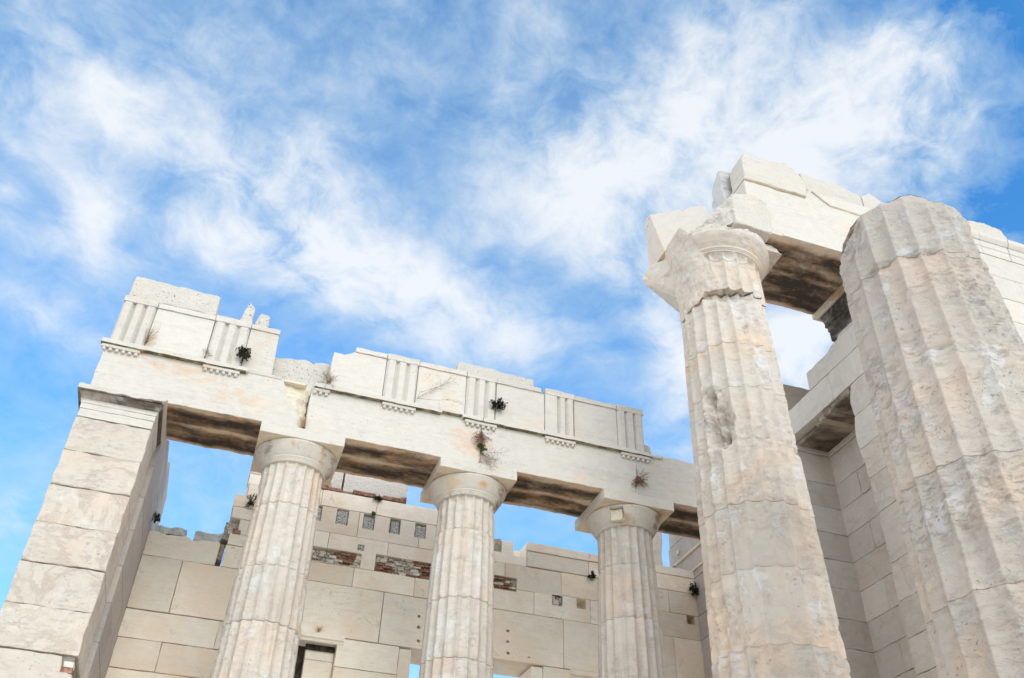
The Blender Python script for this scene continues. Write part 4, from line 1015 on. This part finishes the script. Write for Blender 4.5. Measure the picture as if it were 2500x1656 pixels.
# ================================================================== HALL SIDE WALL (far right) with crown moulding, anta and loose block
hw = thing('hall_side_wall', 'pale striped block wall with a moulded crown at the far right, behind the nearest column', 'wall', (12, -2.6, -5.75))
bm = NB(); z = 4.09; k = 0
while z > -1.5:
    z0 = z - .49; xs = [9.42, 10.1 + .7 * (k % 2), 11.25 + .9 * (k % 2), 13.4 + .5 * (k % 2), 15.5, 17.5]
    for a, b in zip(xs, xs[1:]): slab(bm, rect(a + .003, b - .003, z0 + .003, z - .003), S(-3.02 + random.uniform(-.003, .003)), .8, ch=.005, rough=.004, seg=.15, tint=rt_(.6, .3, .4))
    z = z0; k += 1
box(bm, 9.45, 17.4, -2.98, -2.3, -5.7, 4.05, mi=1)
obj('wall_blocks', bm, [M_FAC, M_CORE], hw)
bm = NB()
for a, b in ((9.42, 10.25), (10.25, 10.84), (10.85, 12.6), (12.61, 14.9), (14.91, 17.5)):
    prism(bm, [(-.7, 4.10), (.005, 4.10), (.005, 4.26), (.018, 4.27), (.018, 4.395), (.035, 4.40), (.055, 4.43), (.075, 4.47), (.08, 4.56), (-.7, 4.575)], a + .003, b - .003, S(-3.02), tint=rt_(.6, .2, .4))
obj('crown_moulding', bm, M_FAC, hw)
bm = NB()
slab(bm, [(10.12, 4.62), (10.22, 4.88), (10.4, 4.90), (10.56, 4.94), (10.72, 4.90), (10.88, 4.885), (10.95, 4.78), (10.97, 4.66), (10.93, 4.585), (10.6, 4.60)], S(-3.03), .5, ch=.02, rough=.02, seg=.04, tint=(.5, .5, .5))
o = obj('loose_block', bm, M_ROUGH, None, loc=(10.55, -2.8, 4.6))
o['label'] = 'ragged loose block lying on the crown of the wall at the far right'; o['category'] = 'stone block'

an = thing('inner_pier', 'marble pier with a dark moulded cap holding up the far end of the upper beam', 'pier', (8.4, -2.3, -5.75))
bm = NB()
ringmold(bm, 7.76, 9.3, -2.95, -1.70, [(.05, 2.955), (.085, 2.965), (.09, 2.985), (.11, 2.99), (.11, 3.075)], tint=(.35, .8, .5))
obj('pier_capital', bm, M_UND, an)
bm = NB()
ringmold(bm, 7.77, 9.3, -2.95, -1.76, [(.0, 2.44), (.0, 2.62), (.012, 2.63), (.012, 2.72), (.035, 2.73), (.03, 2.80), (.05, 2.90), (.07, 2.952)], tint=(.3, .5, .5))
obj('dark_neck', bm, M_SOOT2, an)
bm = NB()
for z0, z1, y1 in ((2.16, 2.45, -1.90), (1.92, 2.16, -2.02), (-5.75, 1.92, -2.15)):
    slab(bm, [(-2.97, z0 + .003), (y1, z0 + .003), (y1 + .03, (z0 + z1) / 2), (y1 - .02, z1 - .003), (-2.97, z1 - .003)], W(7.76), 1.5, ch=.012, rough=.02, seg=.04)
obj('pier_blocks', bm, M_BROKG, an)

# ================================================================== WALL WITH THE NICHE (between the great columns)
nt = thing('niche_wall', 'grey block wall with a deep corner niche, seen between the two great columns', 'wall', (7.8, -1.5, -5.85))
bm = NB()
def wb(y0, y1, z0, z1, x=7.37, dep=.5, poly=None, **k):
    slab(bm, poly or rect(y0 + .003, y1 - .003, z0 + .003, z1 - .003), W(x), dep, ch=.008, rough=.007, seg=.06, **k)
wb(0, 0, 0, 0, poly=[(-3.3, 1.565), (-1.455, 1.565), (-1.475, 1.895), (-2.05, 1.905), (-2.15, 1.96), (-3.3, 1.96)], dep=.7, tint=(.45, .4, .3))
wb(-3.3, -1.94, 1.09, 1.56, dep=.7, tint=(.6, .35, .7)); wb(-1.94, -.3, 1.09, 1.56, dep=.7, tint=(.52, .4, .5))
pz = [1.085, .58, .06, -.42, -.93, -1.64, -2.14, -2.60, -3.03, -3.6, -4.3, -5.8]
for k, (a, b) in enumerate(zip(pz, pz[1:])):
    e = [-2.34, -2.26, -2.2, -2.24, -2.26, -2.25, -2.2, -2.2, -2.18, -2.18, -2.18][k]; e0 = [-2.26, -2.2, -2.24, -2.25, -2.25, -2.22, -2.2, -2.19, -2.18, -2.18, -2.18][k]
    wb(0, 0, 0, 0, poly=[(-3.3, b + .003), (e0, b + .003), (e0 + .01, (a + b) / 2), (e, a - .003), (-3.3, a - .003)], dep=.9, tint=rt_(.55, .3, .5))
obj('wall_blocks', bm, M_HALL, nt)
bm = NB()
for a_, b_, x_, z_ in ((-2.27, -2.02, 7.375, .985), (-2.015, -1.80, 7.40, .99), (-1.795, -1.62, 7.385, .965), (-1.61, -1.46, 7.43, 1.0), (-1.45, -1.30, 7.47, 1.03), (-1.29, -.98, 7.56, 1.03), (-.97, -.66, 7.60, 1.02)):
    slab(bm, [(a_, z_ + .012), (a_ + .06, z_ - .008), ((a_ + b_) / 2, z_ + .01), (b_, z_), (b_, 1.088), (a_, 1.088)], W(x_), .5, ch=.02, rough=.02, seg=.03, tint=rt_(.5, .6, .6))
slab(bm, [(-2.3, 1.01), (-.66, 1.01), (-.66, 1.09), (-2.3, 1.09)], W(7.52), .6, ch=.01, rough=.02, tint=(.2, .9, .6))
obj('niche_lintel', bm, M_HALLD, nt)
bm = NB()
nzz = [1.02, .93, .42, .0, -.434, -.867, -1.31, -1.757, -2.18, -2.6, -3.1, -3.6, -4.2, -5.8]
for k, (a, b) in enumerate(zip(nzz, nzz[1:])):
    m_ = -1.25 - .45 * (k % 2)
    for y0, y1 in ((-2.6, m_), (m_, -.60)):
        slab(bm, rect(y0 + .003, y1 - .003, b + .003, a - .003), W(8.09 + (-.03 if k == 0 else random.uniform(-.006, .006))), .4, ch=.008, rough=.008, seg=.06, tint=rt_(.3 if k % 3 else .55, .4, .5))
    x_ = 7.6 if k % 2 else 7.37
    slab(bm, rect(6.9, 8.4, b + .003, a - .003), S(-.73 + (-.03 if k == 0 else random.uniform(-.006, .006))), .5, ch=.008, rough=.008, seg=.06, tint=rt_(.4, .4, .45))
obj('niche_blocks', bm, M_HALL, nt)
bm = NB()
slab(bm, [(7.44, 1.3), (9.2, 1.3), (9.2, 2.3), (8.5, 2.26), (7.96, 2.24), (7.53, 2.235), (7.44, 2.23)], S(-.73), .5, ch=.01, rough=.008, seg=.05, tint=(.3, 1., .5))
obj('rough_filling', bm, M_HALLB, nt)

# ================================================================== PLANTS GROWING IN THE JOINTS
def tube(bm, pts, r0, r1):
    prev = None
    for i, p in enumerate(pts):
        t = (Vector(pts[min(i + 1, len(pts) - 1)]) - Vector(pts[max(i - 1, 0)])).normalized()
        a = t.orthogonal().normalized(); b = t.cross(a); r = r0 + (r1 - r0) * i / (len(pts) - 1)
        ring = [bm.verts.new(Vector(p) + (a * math.cos(q) + b * math.sin(q)) * r) for q in (0, 2.094, 4.189)]
        if prev:
            for k in range(3): bm.faces.new((prev[k], prev[(k + 1) % 3], ring[(k + 1) % 3], ring[k]))
        prev = ring
def leaf(bm, p, d_, L, wd):
    d_ = Vector(d_).normalized(); a = d_.orthogonal().normalized(); a.rotate(Matrix.Rotation(random.random() * 6.28, 3, d_))
    p = Vector(p); n = d_.cross(a)
    vs = [p, p + d_ * L * .5 + a * wd + n * wd * .4, p + d_ * L, p + d_ * L * .5 - a * wd + n * wd * .4]
    bm.faces.new([bm.verts.new(v) for v in vs])
def plant(name, label, cat, p, n, L, dirn, spread, leaves, lm, sm, leafL=.02, droop=0., sr=.003, branch=2, leafw=.3, group=None):
    """stems leave one root point in the joint, fork, and carry small leaves"""
    random.seed(hash_(label))
    t = thing(name, label, cat, p, group)
    sb = bmesh.new(); lb = bmesh.new(); root = Vector(p); D = Vector(dirn).normalized(); any_leaf = False
    for i in range(n):
        d_ = (D + Vector((random.gauss(0, 1), random.gauss(0, .6), random.gauss(0, 1))) * spread).normalized()
        q = root + Vector((random.uniform(-.015, .015), 0, random.uniform(-.01, .01))); pts = [q]; l_ = L * random.uniform(.55, 1.0)
        for s_ in range(6):
            d_ = (d_ + Vector((random.gauss(0, .16), random.gauss(0, .10), random.gauss(0, .16) - droop * .12))).normalized()
            q = q + d_ * l_ / 6
            if q.y > p[1] - .004: q.y = p[1] - .004 - random.random() * .01
            pts.append(q.copy())
            if s_ > 1:
                for _ in range(branch):
                    e = (d_ + Vector((random.gauss(0, .7), random.gauss(0, .5), random.gauss(0, .7)))).normalized(); l2 = l_ * random.uniform(.12, .28)
                    bq = [q.copy(), q + e * l2 * .5, q + e * l2 + Vector((0, 0, random.gauss(0, .01)))]
                    for z_ in bq: z_.y = min(z_.y, p[1] - .003)
                    tube(sb, bq, sr * .5, sr * .3)
                    for k in range(leaves):
                        lp = bq[0].lerp(bq[2], random.random()); leaf(lb, lp, e + Vector((random.gauss(0, .8), random.gauss(0, .6), random.gauss(0, .8))), leafL * random.uniform(.6, 1.2), leafL * leafw); any_leaf = True
        tube(sb, pts, sr, sr * .4)
    obj('stems', sb, sm, t)
    if any_leaf: obj('leaves', lb, lm, t)
    else: lb.free()
def hash_(s): return sum((i + 1) * ord(c) for i, c in enumerate(s))
F_ = -.055
plant('dark_bush', 'round dark bush rooted at the foot of the left frieze, above small pegs', 'bush', (-1.03, F_, .98), 44, .115, (0, -.5, .1), 1.1, 6, M_LEAFD, M_STEM, .017, leafw=.4)
plant('dark_bush', 'dark hanging bush in the upright crack of the frieze, right of the middle column', 'bush', (2.735, F_ + .03, 1.10), 40, .14, (0, -.4, -.4), .7, 6, M_LEAFD, M_STEM, .018, leafw=.4)
plant('grey_weed', 'small pale grey weed on the ledge of the left frieze', 'weed', (-1.52, F_, .80), 9, .14, (0, -.3, 1), .5, 2, M_LEAFB, M_STEM, .016, sr=.0016)
plant('dry_tuft', 'dry brown tuft in the corner crack of the left frieze', 'weed', (-2.31, -.03, .84), 16, .30, (.25, -.1, 1), .22, 0, M_STRAW, M_STEM, sr=.0022, branch=1)
plant('dry_tuft', 'tangled dry tuft on the broken ledge by the gap in the beam', 'weed', (.20, F_ - .02, .79), 22, .20, (0, -.3, .5), .8, 1, M_LEAFB, M_STEM, .014, sr=.002)
plant('straw_tuft', 'straw coloured grass tuft standing on the same broken ledge', 'grass', (.22, F_ - .01, .80), 30, .13, (0, -.2, 1), .3, 0, M_STRAW, M_STRAW, sr=.0028, branch=0)
plant('straw_tuft', 'yellow straw grass at the bottom of the open gap between beams', 'grass', (-.045, -.004, .004), 44, .20, (0, -.15, 1), .22, 0, M_STRAW, M_STRAW, sr=.0032, branch=0)
plant('bare_shrub', 'leafless twiggy shrub spreading over the right frieze panel', 'shrub', (1.51, -.035, .88), 4, .72, (.35, -.03, .8), .30, 1, M_LEAFB, M_STEM, .012, sr=.0032, branch=2)
plant('hanging_weed', 'reddish dry weed hanging in the beam joint above the middle column', 'weed', (2.525, -.01, .56), 26, .26, (-.1, -.25, -.8), .30, 3, M_LEAFR, M_STEM, .016, sr=.0022)
plant('green_clump', 'small green clump in the beam joint above the middle column', 'weed', (2.525, -.01, .27), 26, .075, (0, -.5, .1), .8, 4, M_LEAFG, M_STEM, .020)
plant('brown_weed', 'spreading brown weed low on the beam over the middle column', 'weed', (2.53, -.01, .20), 24, .36, (.42, -.3, -.55), .42, 2, M_LEAFR, M_STEM, .013, sr=.0016)
plant('hanging_weed', 'red brown weed hanging in the beam joint above the right small column', 'weed', (5.03, -.01, .34), 28, .24, (.0, -.25, -.7), .38, 3, M_LEAFR, M_STEM, .016, sr=.002)
plant('thin_weed', 'thin upright weed in the beam joint above the right small column', 'weed', (5.04, -.01, .30), 5, .26, (.5, -.1, 1), .25, 2, M_LEAFR, M_STEM, .013, sr=.0018)
YW = YB - .01
plant('dark_fern', 'dark spiky plant on the back wall just left of the right small column', 'plant', (5.49, YW, .02), 18, .10, (.2, -.4, -.3), .7, 3, M_LEAFD, M_STEM, .026)
plant('dark_fern', 'dark bush in the far right corner of the back wall', 'plant', (7.52, YW - .03, .08), 26, .13, (-.1, -.4, -.4), .7, 4, M_LEAFD, M_STEM, .032)
plant('dark_tuft', 'dark tuft where the left side wall meets the back wall top', 'plant', (-1.79, YW, -.30), 22, .10, (.2, -.3, .3), .8, 3, M_LEAFD, M_STEM, .022)
plant('dark_tuft', 'dark tuft hanging on the stepped wall left of the left column', 'plant', (-.43, YW, .28), 20, .12, (0, -.3, -.2), .6, 3, M_LEAFD, M_STEM, .024)
plant('dark_tuft', 'dark tuft between the two brick strips on the back wall', 'plant', (1.58, YW, .76), 18, .09, (0, -.4, -.3), .6, 3, M_LEAFD, M_STEM, .024)
plant('moss_tuft', 'green moss over the second cement filled socket', 'moss', (1.55, YW, .44), 16, .045, (0, -.5, .1), .9, 4, M_LEAFG, M_STEM, .018)
plant('dry_tuft', 'orange dry grass on the window head behind the left column', 'weed', (.95, YB - .05, -1.67), 26, .10, (0, -.3, 1), .6, 0, M_STRAW, M_STRAW, sr=.0026, branch=1)

scene.render.engine = 'CYCLES'
scene.cycles.use_denoising = True
scene.cycles.max_bounces = 8
scene.cycles.diffuse_bounces = 6
